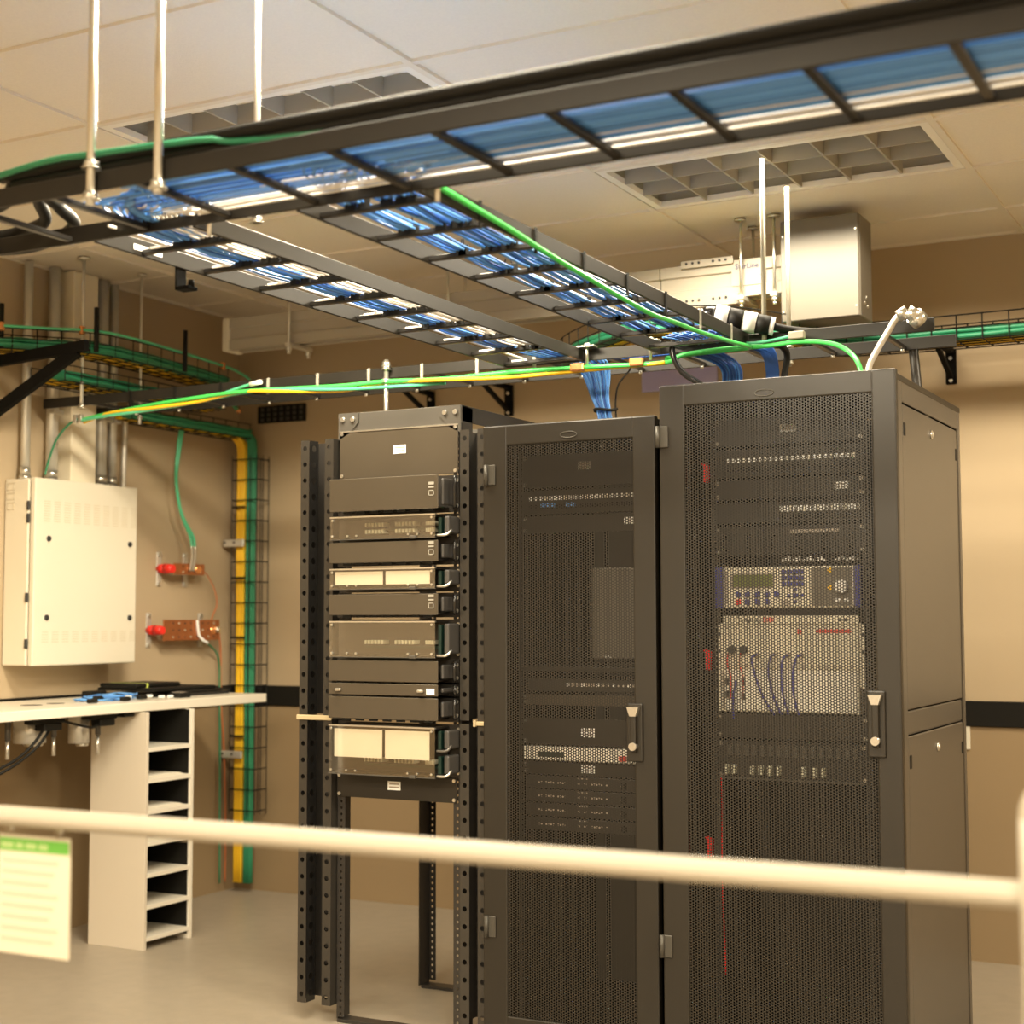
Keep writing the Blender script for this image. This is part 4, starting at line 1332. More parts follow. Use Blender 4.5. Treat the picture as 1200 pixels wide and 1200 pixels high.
def basket(label, pts, width, height, groups, m_wire=None, step=.10):
    """pts: centre line of the basket floor. groups: (lateral offset, height, radius, count, material, word)"""
    P = catmull([V(p) for p in pts], 8)
    t = thing('wire_basket_tray', label, 'cable basket', pts[len(pts) // 2])
    b = MB()
    n = max(3, int(width / .05) + 1)
    for k in range(n):
        o = -width / 2 + width * k / (n - 1)
        b.tube(offset_path(P, o), .0028, 4, 1, False)
    for s in (-1, 1):
        for h in (.5, 1.0):
            b.tube([p + V((0, 0, height * h)) for p in offset_path(P, s * width / 2)], .0028, 4, 1, False)
    for p, q, r in zip(resample(P, step), resample(offset_path(P, width / 2), step), resample(offset_path(P, -width / 2), step)):
        pass
    Q = resample(P, step)
    for i, p in enumerate(Q):
        d = (Q[min(i + 1, len(Q) - 1)] - Q[max(i - 1, 0)])
        d.z = 0
        d.normalize()
        nrm = V((-d.y, d.x, 0)) * width / 2
        b.tube([p + nrm + V((0, 0, height)), p + nrm, p - nrm, p - nrm + V((0, 0, height))], .0030, 4, 1, False)
    stuff(b.build('wire_mesh', m_wire or M_BLACK, t))
    for (o, h, r, cnt, m) in groups:
        for k in range(cnt):
            oo = o + (k % 4 - 1.5) * r * 1.9
            hh = h + (k // 4) * r * 1.8
            pp = [q + V((0, 0, hh + .002 * math.sin(j * .9 + k))) for j, q in enumerate(offset_path(P, oo))]
            MB().tube(pp, r, 5, 1).build('cable', m, t)
    return t


# left wall, upper basket leaving the wall and turning along it
near = [(-5.0, 4.69), (-4.96, 4.728), (-4.825, 4.885), (-4.72, 5.01), (-4.685, 5.16), (-4.70, 5.45), (-4.75, 5.85), (-4.80, 6.08)]
cl = offset_path([V((x, y, 2.555)) for x, y in near], .085)
basket('wire basket on the left wall with green cables on top and yellow beneath, upper one', cl, .17, .09,
       [(-.045, .022, .011, 8, M_GREEN), (.045, .014, .011, 6, M_YELLOW)])
b = MB()
b.tube([(-5.12, 4.555, 2.650), (-4.96, 4.726, 2.652), (-4.825, 4.882, 2.653), (-4.715, 5.0, 2.655), (-4.68, 5.15, 2.655), (-4.695, 5.45, 2.652), (-4.745, 5.85, 2.648), (-4.78, 6.10, 2.640), (-4.83, 6.28, 2.612), (-4.93, 6.20, 2.585), (-4.86, 6.0, 2.59)], .0065, 6, 6)
e = tag(b.build('ground_wire', M_GREENT), 'teal ground wire along the top edge of the upper left basket, looped at its end', 'wire')
for (x, y, z) in ((-4.955, 4.73, 2.652), (-4.735, 4.98, 2.655), (-4.765, 5.98, 2.646)):
    MB().box(x - .010, x + .010, y - .012, y + .012, z - .022, z + .016, .004, 2).build('copper_clip', M_COPPERB, e)
for (x, y) in ((-4.985, 4.76), (-4.69, 5.02), (-4.70, 5.62)):
    tag(MB().cyl((x, y, 2.56), (x, y, 2.755), .011, 8).build('support_stud', M_BLACK),
        {4.76: 'black stud above the upper left basket, nearest the frame edge', 5.02: 'black stud above the upper left basket, by its copper clip', 5.62: 'short black stud farthest along the upper left basket'}[y], 'stud')
# lower basket
cl = [V((-4.90, y, 2.435)) for y in (4.95, 5.2, 5.5, 5.8)] + [V((-4.85, 6.02, 2.43))]
basket('wire basket on the left wall below the upper one, with green and yellow cables', cl, .20, .07,
       [(-.06, .020, .010, 7, M_GREEN), (.04, .014, .011, 6, M_YELLOW)])
b = MB()
b.tube([(-4.79, 5.84, 2.50), (-4.77, 6.0, 2.485), (-4.80, 6.14, 2.455)], .010, 6, 6)
e = tag(b.build('cable_end', M_GREEN), 'green cable end with copper tip poking from the lower left basket', 'cable')
MB().cyl((-4.80, 6.14, 2.455), (-4.815, 6.18, 2.445), .012, 8).build('copper_tip', M_COPPERB, e)
tag(MB().box(-5.12, -4.76, 5.28, 5.305, 2.40, 2.425, .003).build('strut', M_GALV), 'grey strut under the lower left basket', 'strut')
# bracket under the upper basket
t = thing('wall_bracket', 'big black triangular bracket on the left wall under the upper basket', 'bracket', (-5.10, 4.75, 2.4))
MB().obox((-5.13, 4.76, 2.500), (-4.50, 4.76, 2.532), .030, .045).build('bracket_arm', M_BRACKET, t)
MB().obox((-5.13, 4.76, 2.230), (-4.55, 4.76, 2.515), .026, .050).build('bracket_brace', M_BRACKET, t)
MB().box(-5.13, -5.115, 4.74, 4.78, 2.18, 2.53, .002).build('bracket_foot', M_BRACKET, t)
# third basket along the left wall, then the vertical basket in the corner
cl = [V((-5.02, y, 2.345)) for y in (5.55, 5.8, 6.05, 6.3, 6.46)]
basket('low wire basket on the left wall running into the corner, green cables inside', cl, .13, .075,
       [(-.035, .020, .010, 8, M_GREEN), (.030, .012, .009, 3, M_YELLOW)])
t = thing('vertical_basket', 'upright wire basket in the room corner with yellow and green cables', 'cable basket', (-5.0, 6.5, .3))
b = MB()
vx0, vx1, vyf, vyb = -5.075, -4.915, 6.46, 6.56
for k in range(4):
    x = vx0 + (vx1 - vx0) * k / 3
    b.tube([(x, vyb, .40), (x, vyb, 2.26)], .0028, 4, 1, False)
for y in (vyf, (vyf + vyb) / 2):
    for x in (vx0, vx1):
        b.tube([(x, y, .40), (x, y, 2.26)], .0028, 4, 1, False)
b.tube([(-4.96, vyf, .40), (-4.96, vyf, 2.26)], .0028, 4, 1, False)
for k in range(18):
    z = .42 + k * .107
    b.tube([(vx0, vyb, z), (vx0, vyf, z), (vx1, vyf, z), (vx1, vyb, z)], .0032, 4, 1, False)
stuff(b.build('wire_mesh', M_BLACK, t))
for k in range(6):
    x = -5.052 + .0175 * (k % 3)
    yy = 6.485 + .016 * (k // 3)
    MB().tube([(x - .015, 6.25, 2.365), (x - .006, 6.38, 2.372), (x, yy - .02, 2.33), (x, yy, 2.24), (x + wob(.003), yy, 1.8), (x + wob(.006), yy, 1.2), (x, yy, .75), (x, yy, .05)], .0105, 6, 4).build('yellow_cable', M_YELLOW, t)
for k in range(6):
    x = -4.990 + .014 * (k % 3)
    yy = 6.485 + .016 * (k // 3)
    MB().tube([(x - .03, 6.25, 2.378), (x - .015, 6.40, 2.385), (x, yy - .01, 2.35), (x + .004, yy, 2.25), (x + wob(.003), yy, 1.8), (x + wob(.005), yy, 1.2), (x, yy, .75), (x, yy, .05)], .0095, 6, 4).build('green_cable', M_GREEN, t)
for z in (1.99, 1.62, 1.31, .98, .80):
    MB().box(-5.074, -4.990, 6.452, 6.470, z - .005, z + .005, .002).build('cable_strap', M_BLACK, t)
for z in (1.80, .705):
    c = MB().box(-5.118, -4.985, 6.440, 6.455, z - .018, z + .020, .004).build('clamp_bar', M_GALV, t)
    for x in (-5.105, -5.045):
        MB().cyl((x, 6.440, z + .004), (x, 6.436, z + .004), .006, 8).build('clamp_bolt', M_DKINK, c)
# back wall basket: angled end piece seen between the trays, then along the wall to the right
cl = [V((-2.86, 6.05, 2.49)), V((-2.72, 5.84, 2.49)), V((-2.46, 5.60, 2.49)), V((-2.28, 5.50, 2.49)), V((-2.05, 5.62, 2.49)), V((-1.9, 5.9, 2.49)), V((-1.75, 6.15, 2.49)), V((-1.5, 6.22, 2.49)), V((-1.0, 6.22, 2.49)), V((-.3, 6.22, 2.49)), V((.6, 6.22, 2.49)), V((3.15, 6.22, 2.49))]
basket('long wire basket on the back wall carrying green and yellow cables to the right', cl, .20, .10,
       [(-.055, .020, .011, 8, M_GREEN), (.045, .014, .011, 5, M_YELLOW)])
# black mesh plate on the back wall
t = thing('wall_grille', 'small black gridded grille on the back wall left of the open rack', 'grille', (-4.835, 6.57, 2.43))
MB().box(-4.985, -4.688, 6.566, 6.578, 2.437, 2.525, .002).build('backing', M_RACKG, t)
for k in range(8):
    x = -4.982 + .0415 * k
    MB().box(x - .005, x + .005, 6.555, 6.567, 2.437, 2.525).build('grille_bar', M_BLACK, t)
for k in range(4):
    z = 2.440 + .0275 * k
    MB().box(-4.985, -4.688, 6.557, 6.567, z - .004, z + .004).build('grille_bar', M_BLACK, t)
tag(MB().box(-4.90, -4.87, 6.30, 6.56, 2.545, 2.60, .003).build('support_stud', M_BLACK), 'black stud on the back wall above the gridded grille', 'stud')
# wall brackets under the back tray
for x, lab in ((-3.49, 'black angle bracket on the back wall between open rack and tray'), (-3.93, 'black angle bracket on the back wall, left of the threaded rod'), (-1.378, 'black upright bracket on the back wall right of the tray end')):
    t = thing('wall_bracket', lab, 'bracket', (x, 6.57, 2.40))
    MB().box(x - .022, x + .022, 6.565, 6.58, 2.385, 2.535, .002).build('bracket_foot', M_BRACKET, t)
    MB().obox((x, 6.57, 2.525), (x, 6.20, 2.525), .030, .020).build('bracket_arm', M_BRACKET, t)
    MB().obox((x, 6.57, 2.41), (x, 6.30, 2.515), .020, .016).build('bracket_brace', M_BRACKET, t)
    for z in (2.40, 2.495):
        MB().cyl((x, 6.565, z), (x, 6.560, z), .008, 8).build('bracket_bolt', M_ZINC, t)

# ------------------------------------------------------------------ busway, feed box, wall items at the back
t = thing('busway', 'long white aluminium busway hung below the ceiling along the back wall', 'busway', (-3.2, 5.9, 2.7))


def bus_profile(x0, x1, name, grow=0.0, m=None):
    y0, y1, z0, z1 = 5.845 - grow, 5.955 + grow, 2.692 - grow, 2.842 + grow
    poly = [(y0, z0), (y0, z0 + .045), (y0 + .010, z0 + .050), (y0 + .010, z1 - .050), (y0, z1 - .045), (y0, z1), (y1, z1), (y1, z0), (y1 - .03, z0), (y1 - .03, z0 + .012), (y0 + .03, z0 + .012), (y0 + .03, z0)]
    return MB().prism(poly, 'X', x0, x1).build(name, m or M_ALU, t)


bus_profile(-4.62, -2.40, 'busway_section')
bus_profile(-2.395, -1.862, 'busway_section')
MB().box(-4.662, -4.62, 5.838, 5.962, 2.685, 2.848, .012, 3).build('end_cap', M_CREAM, t)
j = MB().box(-2.30, -2.075, 5.832, 5.845, 2.828, 2.858, .001).build('joint_plate', M_ALU, t)
j2 = MB().box(-2.30, -2.055, 5.832, 5.845, 2.662, 2.708, .001).build('joint_plate', M_ALU, t)
for k in range(6):
    x = -2.275 + .027 * (k % 3) + (.115 if k > 2 else 0)
    for z, p in ((2.846, j), (2.692, j2)):
        MB().cyl((x, 5.832, z), (x, 5.829, z), .0055, 8).build('joint_hole', M_DKINK, p)
lb = MB().box(-2.085, -1.945, 5.841, 5.8455, 2.735, 2.832).build('label_plate', M_ALU, t)
text('lettering', 'StarLine', .030, M_BLUEINK, t, (-2.020, 5.8400, 2.812), ext=.001)
MB().cyl((-1.965, 5.841, 2.775), (-1.965, 5.837, 2.775), .005, 8).build('label_rivet', M_GREYINK, lb)
for k, (x, lab) in enumerate(((-4.252, 'busway hanger near the white end cap'), (-3.395, 'busway hanger behind the two ladder trays'), (-2.038, 'busway hanger in front of the blue lettering'), (-1.90, 'busway hanger tucked against the grey feed box'))):
    t2 = thing('busway_hanger', lab, 'hanger', (x, 5.9, 2.65))
    for y, zl in ((5.822, 2.655), (5.978, 2.655)):
        MB().cyl((x, y, zl), (x, y, 3.0), .0065, 8).build('rod', M_ZINC, t2)
        b = MB()
        b.cyl((x, y, 2.672), (x, y, 2.655), .014, 6)
        b.cyl((x, y, 2.655), (x, y, 2.640), .009, 8)
        b.build('nut', M_ZINC, t2)
        MB().cyl((x, y, 2.990), (x, y, 2.999), .024, 12).build('ceiling_flange', M_ZINC, t2)
    MB().box(x - .014, x + .014, 5.805, 5.995, 2.672, 2.690, .002).build('strut', M_GALV, t2)
t = thing('feed_box', 'grey beige metal feed box at the right end of the busway', 'electrical box', (-1.70, 5.87, 2.56))
MB().box(-1.862, -1.552, 5.806, 5.975, 2.560, 2.962, .004).build('case', M_GREYBOX, t)
MB().box(-1.866, -1.556, 5.797, 5.806, 2.562, 2.962, .003).build('cover', M_GREYBOX, t)
for x in (-1.856, -1.566):
    for z in (2.60, 2.90):
        MB().cyl((x, 5.797, z), (x, 5.794, z), .004, 8).build('cover_screw', M_ZINC, t)
for y, z in ((5.86, 2.62), (5.90, 2.612), (5.885, 2.645)):
    MB().cyl((-1.552, y, z), (-1.548, y, z), .007, 8).build('knockout', M_ZINC, t)
tag(MB().box(-2.79, -2.42, 6.570, 6.579, 2.450, 2.550, .002).build('wall_sign', M_LAV), 'plain lavender plate on the back wall above the tall cabinet', 'sign')
t = thing('wall_outlet', 'cream outlet plate on the lower wall right of the tall cabinet', 'wall outlet', (-1.37, 6.58, .92))
MB().box(-1.405, -1.334, 6.572, 6.580, .860, .976, .003, 2).build('plate', M_CREAM, t)
for z in (.945, .893):
    MB().box(-1.386, -1.354, 6.570, 6.573, z - .016, z + .016, .003).build('socket', M_CREAMD, t)
    for x in (-1.377, -1.363):
        MB().box(x - .0025, x + .0025, 6.5692, 6.5705, z - .008, z + .008).build('slot', M_DKINK, t)

# ------------------------------------------------------------------ left wall
t = thing('wall_cabinet', 'cream louvred wall cabinet with conduits on top, left wall', 'wall cabinet', (-5.04, 5.26, 1.205))
MB().box(-5.126, -4.985, 4.936, 5.588, 1.205, 2.018, .004).build('case', M_CREAM, t)
door = MB().box(-4.979, -4.950, 4.940, 5.590, 1.203, 2.022, .006, 2).build('door', M_CREAM, t)
MB().box(-4.986, -4.978, 4.948, 5.582, 1.212, 2.012).build('door_gasket', M_DKINK, t)
lv = MB()
lv.box(-.0012, .0012, -.019, .019, -.0016, .0016, 0)
me_l = bpy.data.meshes.new('louvre')
lv.bm.to_mesh(me_l)
lv.bm.free()
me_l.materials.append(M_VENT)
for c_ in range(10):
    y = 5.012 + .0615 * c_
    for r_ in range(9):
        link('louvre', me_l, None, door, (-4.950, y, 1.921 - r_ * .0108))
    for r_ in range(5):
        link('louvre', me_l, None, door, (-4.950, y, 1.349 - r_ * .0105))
for y, z in ((5.023, 1.758), (5.541, 1.754), (5.018, 1.413), (5.545, 1.412)):
    b = MB()
    b.cyl((-4.950, y, z), (-4.944, y, z), .0125, 14)
    b.cyl((-4.944, y, z), (-4.941, y, z), .007, 10)
    b.build('quarter_turn_lock', M_DKINK, door)
for z in (1.90, 1.845, 1.50, 1.30):
    MB().box(-4.992, -4.978, 4.930, 4.940, z - .020, z + .020, .002).build('hinge_pin', M_DKINK, t)
for k in range(3):
    z = 1.985 - .043 * k
    for (a, c, d, e_) in ((-.020, .020, -.016, -.0125), (-.020, .020, .0125, .016), (-.020, -.0165, -.016, .016), (.0165, .020, -.016, .016)):
        MB().box(-5.092 + a, -5.092 + c, 4.9345, 4.9365, z + d, z + e_).build('embossed_mark', M_VENT, t)
for y, r, z0, lab in ((5.005, .020, 2.02, 'silver conduit rising from the wall cabinet, nearest the frame edge'),
                      (5.165, .027, 2.02, 'thicker silver conduit beside the cream pilaster'),
                      (5.475, .031, 2.02, 'thick silver conduit just right of the cream pilaster'),
                      (5.555, .021, 2.02, 'thin silver conduit farthest right on the wall cabinet')):
    t2 = thing('conduit', lab, 'conduit', (-5.08, y, z0), 'silver conduits above the wall cabinet')
    MB().cyl((-5.08, y, z0 + .03), (-5.08, y, 3.0), r, 16).build('tube', M_GALV, t2)
    b = MB()
    b.cyl((-5.08, y, z0 - .002), (-5.08, y, z0 + .022), r * 1.28, 16)
    b.cyl((-5.08, y, z0 + .022), (-5.08, y, z0 + .055), r * 1.15, 16)
    b.build('connector', M_ZINC, t2)
    if y > 5.1:
        MB().box(-5.075, -5.045 + r - .02, y - r - .004, y + r + .004, 2.33, 2.348, .002).build('strap', M_GALV, t2)
b = MB()
b.tube([(-4.93, 5.60, 2.44), (-5.02, 5.62, 2.43), (-5.07, 5.635, 2.38), (-5.08, 5.64, 2.28), (-5.085, 5.64, 2.05), (-5.085, 5.645, 1.98)], .014, 10, 6)
tag(b.build('elbow_conduit', M_GALV), 'grey conduit elbow bending under the lower left basket', 'conduit')


def ground_bar(y0, y1, z0, z1, label, wires):
    t = thing('ground_bar', label, 'ground bar', (-5.06, (y0 + y1) / 2, z0))
    x = -5.045
    bar = MB().box(x - .003, x + .003, y0, y1, z0, z1, .001).build('bar', M_COPPER, t)
    zm = (z0 + z1) / 2
    for r_ in range(2 if z1 - z0 < .09 else 3):
        for k in range(int((y1 - y0) / .045) - 1):
            yy = y0 + .07 + .045 * k
            zz = z0 + (z1 - z0) * (r_ + .5) / (2 if z1 - z0 < .09 else 3)
            if yy < y1 - .02:
                MB().cyl((x + .003, yy, zz), (x + .0042, yy, zz), .0045, 8).build('bolt_hole', M_BEIGEC if (k + r_) % 3 == 0 else M_DKINK, bar)
    for yy, two in ((y0 - .014, True), (y1 - .05, False)):
        b = MB()
        b.cyl((-5.128, yy, zm), (-5.085, yy, zm), .020, 14, .026)
        b.cyl((-5.085, yy, zm), (x + .010, yy, zm), .026, 14, .020)
        b.build('insulator', M_RED if two else M_COPPERB, t)
        yb_ = yy
        s = MB()
        s.box(-5.129, -5.123, yb_ - .018, yb_ + .018, zm - .085, zm + .085, .002)
        s.build('standoff_bracket', M_GALV, t)
        for zz in (zm - .07, zm + .07):
            MB().cyl((-5.123, yb_, zz), (-5.116, yb_, zz), .011, 8).build('bracket_bolt', M_ZINC, t)
    return t


g1 = ground_bar(5.965, 6.20, 1.626, 1.682, 'upper, smaller copper ground bar on the left wall with two lugs', 0)
for y in (6.085, 6.108):
    MB().tube([(-5.03, y, 1.77), (-5.03, y + .002, 1.73), (-5.032, y, 1.69), (-5.038, y - .005, 1.645)], .0075, 6, 4).build('lug', M_ZINC, g1)
    b = MB()
    off = .018 * (y > 6.09)
    b.tube([(-5.04, 6.0 + off, 2.352), (-5.05, 5.995 + off, 2.28), (-5.055, 5.985 + off * .4, 2.106), (-5.05, 6.02 + off * .3, 1.938), (-5.04, y - .004, 1.82), (-5.03, y, 1.765)], .0075, 6, 6)
    tag(b.build('ground_cable', M_GREENT), 'green cable hanging from the corner basket to the upper ground bar, %s of the pair' % ('outer' if off else 'inner'), 'cable', 'pair of green ground drops')
g2 = ground_bar(5.895, 6.325, 1.300, 1.402, 'lower, larger copper ground bar on the left wall with white taped lead', 0)
MB().tube([(-5.035, 6.14, 1.40), (-5.034, 6.142, 1.365), (-5.036, 6.155, 1.325), (-5.03, 6.18, 1.30), (-5.03, 6.215, 1.285)], .008, 6, 5).build('taped_lead', M_WHITE, g2)
MB().cyl((-5.042, 6.29, 1.352), (-5.02, 6.30, 1.352), .016, 8).build('lug', M_ZINC, g2)
tag(MB().tube([(-5.03, 6.21, 1.286), (-5.06, 6.27, 1.272), (-5.09, 6.36, 1.235), (-5.10, 6.40, 1.17), (-5.10, 6.405, 1.06), (-5.10, 6.41, .80), (-5.10, 6.42, .05)], .005, 6, 6).build('ground_wire', M_GREEN), 'thin green wire from the lower ground bar down the left wall', 'wire')
tag(MB().tube([(-5.06, 6.195, 1.65), (-5.08, 6.263, 1.634), (-5.085, 6.333, 1.561), (-5.085, 6.355, 1.482), (-5.08, 6.32, 1.43), (-5.06, 6.28, 1.40)], .0035, 6, 6).build('copper_wire', M_ORANGEW), 'thin copper wire curving between the two ground bars', 'wire')
tag(MB().tube([(-5.06, 6.33, 1.39), (-5.095, 6.385, 1.35), (-5.105, 6.415, 1.24), (-5.105, 6.42, 1.06), (-5.105, 6.43, .90), (-5.105, 6.45, .744), (-5.105, 6.47, .36), (-5.105, 6.47, .05)], .0042, 6, 6).build('copper_wire', M_ORANGEW), 'reddish wire running down the wall from the lower ground bar', 'wire')

# ------------------------------------------------------------------ desk, cubby tower, things under and on the desk
t = thing('wall_desk', 'long white standing-height desk along the left wall', 'desk', (-4.83, 4.4, 1.01))
MB().box(-5.112, -4.530, 2.2, 6.045, 1.008, 1.048, .003).build('desk_top', M_DESK, t)
MB().box(-5.112, -4.56, 2.2, 2.24, 0, 1.008, .002).build('desk_support', M_DESKB, t)
for y, r in ((4.42, .032), (4.79, .036), (4.93, .030), (5.12, .028)):
    MB().cyl((-4.80, y, 1.046), (-4.80, y, 1.0492), r * 1.25, 20).build('grommet_cap', M_MAUVE, t)
t = thing('cubby_tower', 'pale cabinet under the desk with a column of dark open cubbies', 'cubby cabinet', (-4.66, 5.32, 0))
cx0, cx1, cy0, cy1 = -4.812, -4.500, 5.160, 5.475
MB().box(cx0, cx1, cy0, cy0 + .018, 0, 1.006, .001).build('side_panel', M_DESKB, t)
MB().box(cx0, cx1, cy1 - .020, cy1, 0, 1.006, .001).build('side_panel', M_DESK, t)
MB().box(cx0, cx0 + .012, cy0 + .018, cy1 - .02, 0, 1.006).build('back_panel', M_BLACK, t)
for k in range(8):
    z = .845 - .1335 * k
    if z > 0:
        MB().box(cx0 + .012, cx1, cy0 + .018, cy1 - .020, z - .009, z + .009, .001).build('shelf', M_DESK, t)
MB().box(cx0 + .012, cx1 - .012, cy0 + .0182, cy0 + .021, .02, 1.004).build('liner', M_BLACK, t)
MB().box(cx0 + .012, cx1 - .012, cy1 - .0232, cy1 - .0202, .02, 1.004).build('liner', M_BLACK, t)
for k, (z, lab) in enumerate(((.7205, 'thin stack of papers in the second cubby from the top'), (.587, 'thin stack of papers in the third cubby'), (.4535, 'thin stack of papers in the fourth cubby, half hidden by the handrail'))):
    b = MB()
    for j in range(4):
        b.box(-4.74 + .004 * j, -4.515 - .006 * j, 5.20 + .004 * j, 5.43 - .003 * j, z + .0008 + .002 * j, z + .0024 + .002 * j)
    tag(stuff(b.build('paper_stack', M_PAPER)), lab, 'papers')
tag(MB().box(-4.615, -4.555, 5.085, 5.15, .988, 1.008, .004).build('cable_clip', M_BLACK), 'small black clip under the desk edge beside the cubby cabinet', 'clip')
# power grommets under the desk
for k, (y, r, h, lab) in enumerate(((4.47, .030, .10, 'silver pop-up power grommet body under the desk, nearest the frame edge'), (4.685, .066, .105, 'big silver pop-up power grommet body under the desk, middle one'), (4.965, .044, .125, 'silver pop-up power grommet body under the desk beside the cubby cabinet'))):
    t = thing('power_grommet', lab, 'power grommet', (-4.70, y, 1.008), 'silver grommet bodies under the desk')
    MB().cyl((-4.70, y, 1.008), (-4.70, y, 1.008 - h), r, 20).build('barrel', M_GALV, t)
    MB().cyl((-4.69, y + .01, 1.008 - h), (-4.69, y + .01, 1.008 - h - .012), r * .6, 14).build('barrel_base', M_ZINC, t)
    MB().cyl((-4.655, y + r + .022, 1.008), (-4.655, y + r + .022, .965 - .4 * h), .012, 10).build('clamp_screw', M_RACKG, t)
    MB().cyl((-4.655, y + r + .022, .965 - .4 * h), (-4.655, y + r + .022, .93 - .8 * h), .0085, 10).build('screw_tip', M_ZINC, t)
for (y0, y1, z0, lab) in ((4.64, 4.74, .962, 'black plug block under the desk below the middle grommet'), (4.96, 5.05, .962, 'black plug block under the desk near the cubby cabinet')):
    t = thing('plug_block', lab, 'plug', (-4.60, (y0 + y1) / 2, z0))
    MB().box(-4.64, -4.58, y0 - .05, y1 + .02, z0 + .022, 1.008, .004).build('mount', M_BLACK, t)
    MB().box(-4.63, -4.575, y0, y1, z0 - .006, z0 + .024, .005, 2).build('plug', M_BLACK, t)
for (pts, lab) in (([(-4.60, 4.66, .965), (-4.60, 4.62, .92), (-4.60, 4.55, .87), (-4.60, 4.45, .83), (-4.62, 4.2, .75), (-4.68, 3.9, .55)], 'black cord sagging from the left plug block under the desk, upper one'),
                   ([(-4.60, 4.70, .965), (-4.60, 4.64, .905), (-4.60, 4.56, .855), (-4.60, 4.45, .81), (-4.64, 4.2, .71), (-4.70, 3.9, .50)], 'black cord sagging from the left plug block under the desk, lower one'),
                   ([(-4.60, 4.75, .995), (-4.59, 4.78, .985), (-4.585, 4.86, .965), (-4.585, 4.92, .955), (-4.59, 4.965, .965)], 'short black cord between the two plug blocks under the desk')):
    tag(MB().tube(pts, .006, 6, 6).build('cord', M_BLACK), lab, 'cord')
# laptop, blue leads and adapters on the desk
t = thing('laptop', 'closed black laptop lying on the far end of the desk', 'laptop', (-4.82, 5.79, 1.049))
MB().box(-4.98, -4.70, 5.62, 5.98, 1.049, 1.064, .004, 2).build('base', M_BLACKG, t)
MB().box(-4.98, -4.70, 5.62, 5.98, 1.066, 1.076, .004, 2).build('lid', M_BLACK, t)
tag(MB().box(-5.05, -4.72, 5.45, 5.90, 1.077, 1.092, .004, 2).build('tablet_case', M_BLACK), 'thin black case lying on the closed laptop', 'case')
t = thing('hand_scanner', 'black cable coil bag with a lime stripe lying on top of the thin black case', 'bag', (-4.94, 5.6, 1.092))
MB().box(-5.02, -4.80, 5.43, 5.74, 1.0925, 1.112, .007, 2).build('bag_body', M_BLACK, t)
MB().box(-5.021, -4.799, 5.50, 5.512, 1.0925, 1.1125).build('lime_stripe', mat('lime_strap', (.55, .65, .12), .6), t)
t = thing('blue_patch_leads', 'tangle of light blue patch leads with black plugs on the desk', 'cable coil', (-4.76, 5.15, 1.05))
for k in range(9):
    cx_, cy_ = -4.78 + wob(.05), 5.12 + .045 * k * .6 + wob(.03)
    rx, ry = random.uniform(.05, .09), random.uniform(.08, .14)
    pts = [(cx_ + rx * math.cos(a), cy_ + ry * math.sin(a), 1.053 + .006 * (k % 4) + .003 * math.sin(3 * a)) for a in [2 * math.pi * j / 10 + k for j in range(9)]]
    MB().tube(pts, .0036, 5, 4).build('lead', M_BLUE2 if k % 3 else M_BLUE, t)
for (x, y, z) in ((-4.66, 5.0, 1.058), (-4.63, 5.17, 1.060), (-4.72, 5.10, 1.065), (-4.66, 5.31, 1.060)):
    MB().box(x - .012, x + .012, y - .024, y + .024, z - .008, z + .010, .004, 2).build('plug', M_BLACK, t)
for (x, y, z) in ((-4.64, 5.20, 1.067), (-4.66, 5.36, 1.064), (-4.65, 5.43, 1.058), (-4.66, 5.50, 1.056)):
    MB().box(x - .008, x + .008, y - .014, y + .014, z - .006, z + .006, .002).build('clear_plug', M_WHITE, t)
t = thing('power_adapter', 'small black adapter block behind the blue patch leads', 'adapter', (-4.9, 5.35, 1.05))
MB().box(-4.95, -4.89, 5.24, 5.34, 1.049, 1.085, .006, 2).build('body', M_BLACK, t)
MB().tube([(-4.89, 5.30, 1.065), (-4.84, 5.33, 1.07), (-4.82, 5.42, 1.06), (-4.80, 5.52, 1.056), (-4.72, 5.56, 1.056)], .005, 6, 6).build('adapter_cord', M_BLACK, t)
t = thing('cable_tester', 'small black handheld unit between the blue leads and the laptop', 'handheld device', (-4.66, 5.56, 1.05))
MB().box(-4.69, -4.62, 5.52, 5.60, 1.049, 1.072, .006, 2).build('body', M_BLACK, t)
MB().box(-4.68, -4.63, 5.535, 5.575, 1.0715, 1.0735).build('button_pad', M_GREYINK, t)

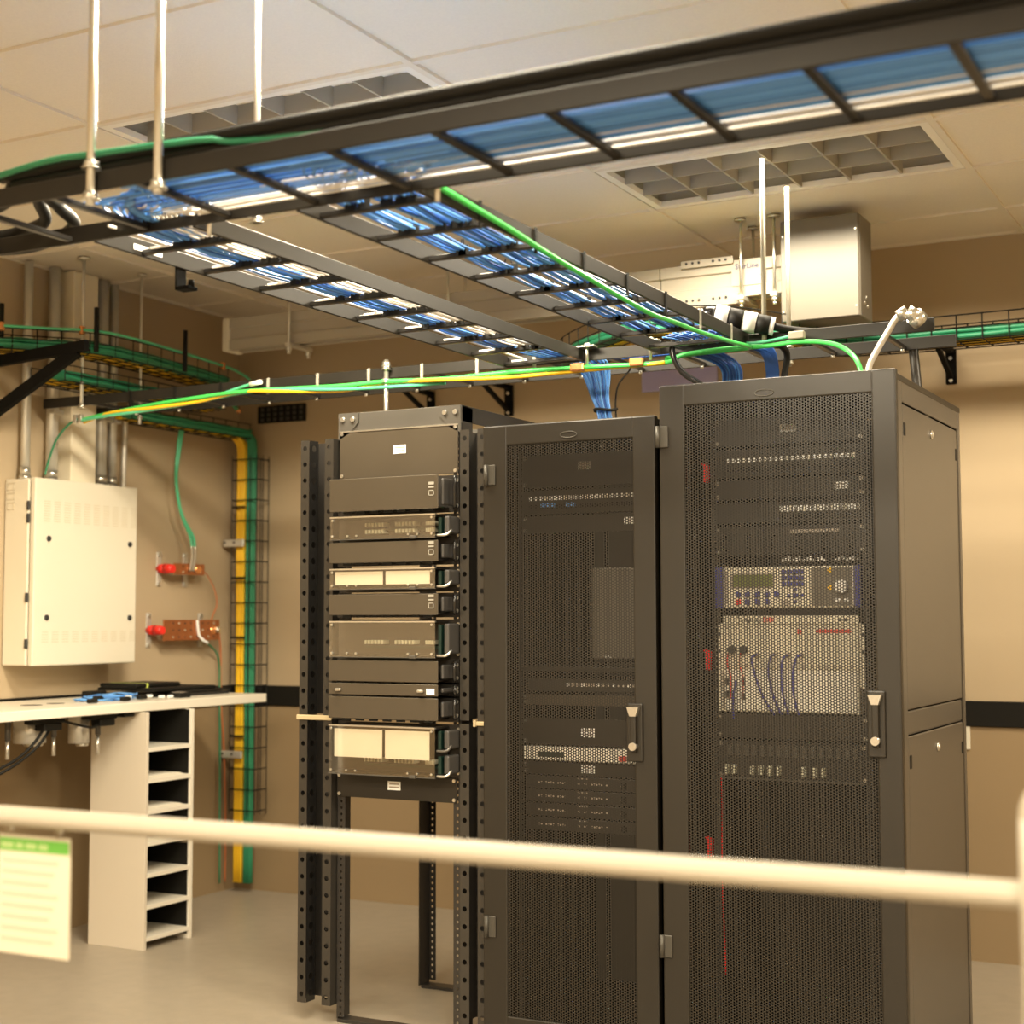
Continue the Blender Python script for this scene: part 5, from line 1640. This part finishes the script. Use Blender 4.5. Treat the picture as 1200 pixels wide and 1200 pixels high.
# ------------------------------------------------------------------ handrail in front, its sign card and end post
t = thing('handrail', 'white handrail crossing low in front of the racks, ending in a round-topped post', 'handrail', (-1.5, 2.06, 0))
b = MB()
b.prism([(2.035 + .025 * (1 + math.cos(a)) * 1.0, 1.050 + .0175 * math.sin(a) * (1.0 if math.sin(a) > 0 else 1.0)) for a in [2 * math.pi * k / 16 for k in range(16)]], 'X', -3.6, -.345)
b.build('top_rail', M_RAIL, t, False)
for x in (-3.4, -2.32):
    MB().cyl((x, 2.06, .01), (x, 2.06, 1.04), .018, 12).build('rail_post', M_RAIL, t)
    MB().cyl((x, 2.06, 0), (x, 2.06, .012), .045, 16).build('post_base', M_RAIL, t)
b = MB()
px_, r_ = -.3285, .026
b.tube([(px_, 2.03, 0.012), (px_, 2.03, .6), (px_, 2.03, 1.150)], r_, 16, 3)
for k in range(5):
    a0, a1 = math.pi / 2 * k / 5, math.pi / 2 * (k + 1) / 5
    b.cyl((px_, 2.03, 1.150 + r_ * 1.6 * math.sin(a0)), (px_, 2.03, 1.150 + r_ * 1.6 * math.sin(a1)), r_ * math.cos(a0), 16, max(r_ * math.cos(a1), .0005), False)
b.build('end_post', M_RAIL, t, False)
MB().cyl((px_, 2.03, 0), (px_, 2.03, .014), .06, 16).build('post_base', M_RAIL, t)
t = thing('hanging_sign_card', 'card with green header and grey small print hanging under the handrail', 'sign', (-2.08, 2.09, .85))
MB().box(-2.166, -1.992, 2.088, 2.091, .80, 1.012, .001).build('card', mat('card_stock', (.62,.56,.43), .7), t)
MB().box(-2.163, -1.995, 2.0868, 2.088, .984, 1.006).build('green_header', M_GRNHEAD, t)
for k in range(4):
    xa_, xb2_ = ((-2.158, -2.128), (-2.122, -2.104), (-2.098, -2.072), (-2.066, -2.044))[k]
    MB().box(xa_, xb2_, 2.0862, 2.0868, .989, .999).build('header_print', mat('pale_green_ink', (.45, .62, .25), .6), t)
for k in range(8):
    z = .968 - .020 * k
    MB().box(-2.155, -2.02 - .01 * (k % 3), 2.0866, 2.088, z - .0035, z + .0035).build('small_print', mat('faded_ink', (.62, .47, .36), .7), t)
for x in (-2.14, -2.02):
    MB().box(x - .006, x + .006, 2.084, 2.094, 1.018, 1.040, .001).build('card_clip', M_RAIL, t)
